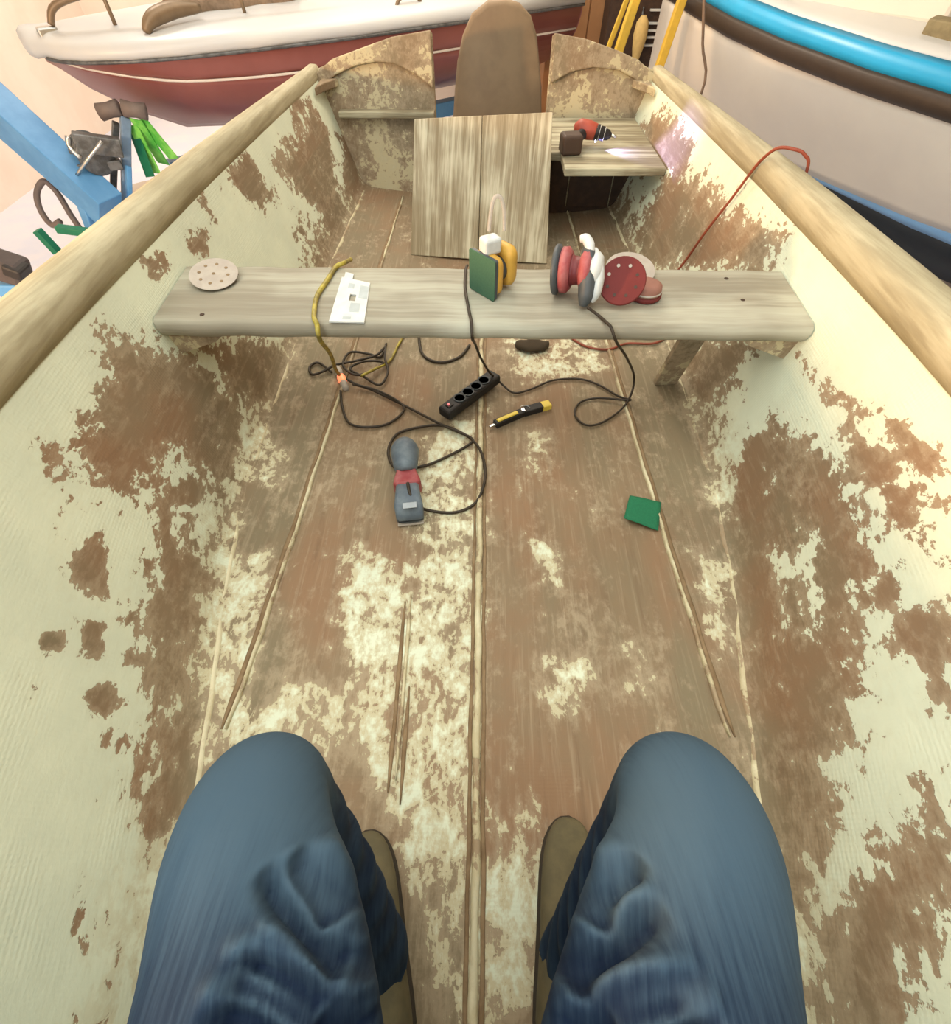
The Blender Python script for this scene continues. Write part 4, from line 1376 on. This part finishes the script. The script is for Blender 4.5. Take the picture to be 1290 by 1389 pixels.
p0, p1 = at(745, 20, y=5.95), at(831, 20, y=5.95)
cp = thing('cupboard', 'plain light brown wooden cupboard behind the transom', 'cupboard', ((p0.x + p1.x) / 2, 6.25, FZ))
MB().box((0, 0, 1.0), (p1.x - p0.x, .5, 2.0)).build('body', m_brown, cp, bevel=.006)
MB().box(((p1.x - p0.x) / 2 - .1, -.262, 1.0), (.19, .025, 1.9)).build('door', m_brown, cp, bevel=.004)
MB().box(((p1.x - p0.x) / 2 - .34, -.262, 1.0), (.27, .025, 1.9)).build('door', m_brown, cp, bevel=.004)

r0, r1 = at(833, 20, y=5.6), at(912, 20, y=5.6)
rkk = thing('tool_rack', 'dark brown rack with short white shelf strips between the ladder rails', 'rack', ((r0.x + r1.x) / 2, 5.75, FZ))
wr = r1.x - r0.x
MB().box((.06, 0, .95), (wr + .2, .25, 1.9)).build('body', m_dark, rkk, bevel=.006)
for v in (14, 32, 42, 51, 62):
    z = at(892, v, y=5.6).z - FZ
    MB().box((wr * .5 - .1, -.135, z), (.17, .03, .013)).build('shelf_strip', m_white, rkk, bevel=.002)
pb = at(869, 55, y=5.5)
bs = thing('hanging_brush', 'pale wooden brush hanging between the ladder rails', 'brush', (pb.x, 5.55, pb.z - .22))
MB().lathe([(.012, 0), (.02, .06), (.045, .16), (.058, .24), (.05, .32), (.02, .36)], None, 16).build('head', plain('pale_bristle', (206, 176, 112), .8), bs, True)
MB().tube([(0, .03, .34), (0, .06, .36), (0, .065, .4)], .008, 6, 3).build('hook', m_gmetal, bs, True)

ch = thing('office_chair', 'brown high-backed chair with rounded top seen through the transom notch', 'chair', (at(680, 100, y=3.35).x, 3.42, FZ), .05)
top = at(688, 2, y=3.35).z - FZ
outl = [(-.225, .0), (-.222, .12), (-.205, .3), (-.19, .42), (-.165, .52), (-.125, .6), (-.06, .645), (.01, .652), (.07, .635), (.12, .59), (.15, .52), (.17, .42), (.19, .3), (.205, .12), (.21, .0)]
k_ = top - .652
outl = [(a * 1.22, b) for a, b in outl]
rings = []
for d_, s_ in ((-.035, .93), (-.03, .985), (0, 1), (.03, .985), (.04, .93)):
    rings.append([Vector((a * s_, d_ + .10 * ((b / .65) - .5) * .6 + .02 * (a / .2) ** 2, k_ + .33 + (b - .33) * s_)) for a, b in outl])
MB().loft(rings).build('backrest', m_chair, ch, True)
MB().prism(rrect(.46, .44, .08), k_ - .12, k_ - .03, Matrix.Translation((0, .2, 0))).build('seat', m_chair, ch, bevel=.03, seg=3)
MB().tube([(0, .1, k_ - .12), (0, -.02, k_ - .1), (0, -.06, k_ + .02), (0, -.07, k_ + .15)], .022, 8, 4).build('back_bracket', m_black, ch, True)
MB().lathe([(.035, .08), (.035, .2), (.022, .21), (.022, k_ - .115)], Matrix.Translation((0, .2, 0)), 16).build('column', m_gmetal, ch, True)
for i in range(5):
    a = 2 * math.pi * i / 5 + .3
    MB().tube([(0, .2, .11), (.14 * math.cos(a), .2 + .14 * math.sin(a), .095), (.27 * math.cos(a), .2 + .27 * math.sin(a), .07)], .022, 8, 3).build('base_arm', m_black, ch, True)
    MB().lathe([(.018, -.02), (.027, -.016), (.027, .016), (.018, .02)], frame((.27 * math.cos(a), .2 + .27 * math.sin(a), .027), (-math.sin(a), math.cos(a), 0)), 14).build('castor', m_black, ch, True)

pb = at(736, 10, y=5.6)
bg_ = thing('shoulder_bag', 'red cloth bag with a dark strap hanging before the brown cupboard', 'bag', (pb.x, 5.86, pb.z - .26))
rings = []
for z, w_, d_ in ((-.02, .05, .02), (0, .17, .05), (.12, .19, .07), (.3, .17, .06), (.5, .14, .04), (.58, .08, .02)):
    rings.append([Vector((w_ * math.cos(a), d_ * math.sin(a), z)) for a in np.linspace(0, 2 * math.pi, 20)[:-1]])
MB().loft(rings).build('pouch', m_bag, bg_, True)
MB().tube([(.17, -.03, .62), (.2, -.05, .4), (.2, -.05, .2), (.18, -.05, .03)], lambda t: .05 - .035 * t, 8, 5).build('strap', m_rub, bg_, True)
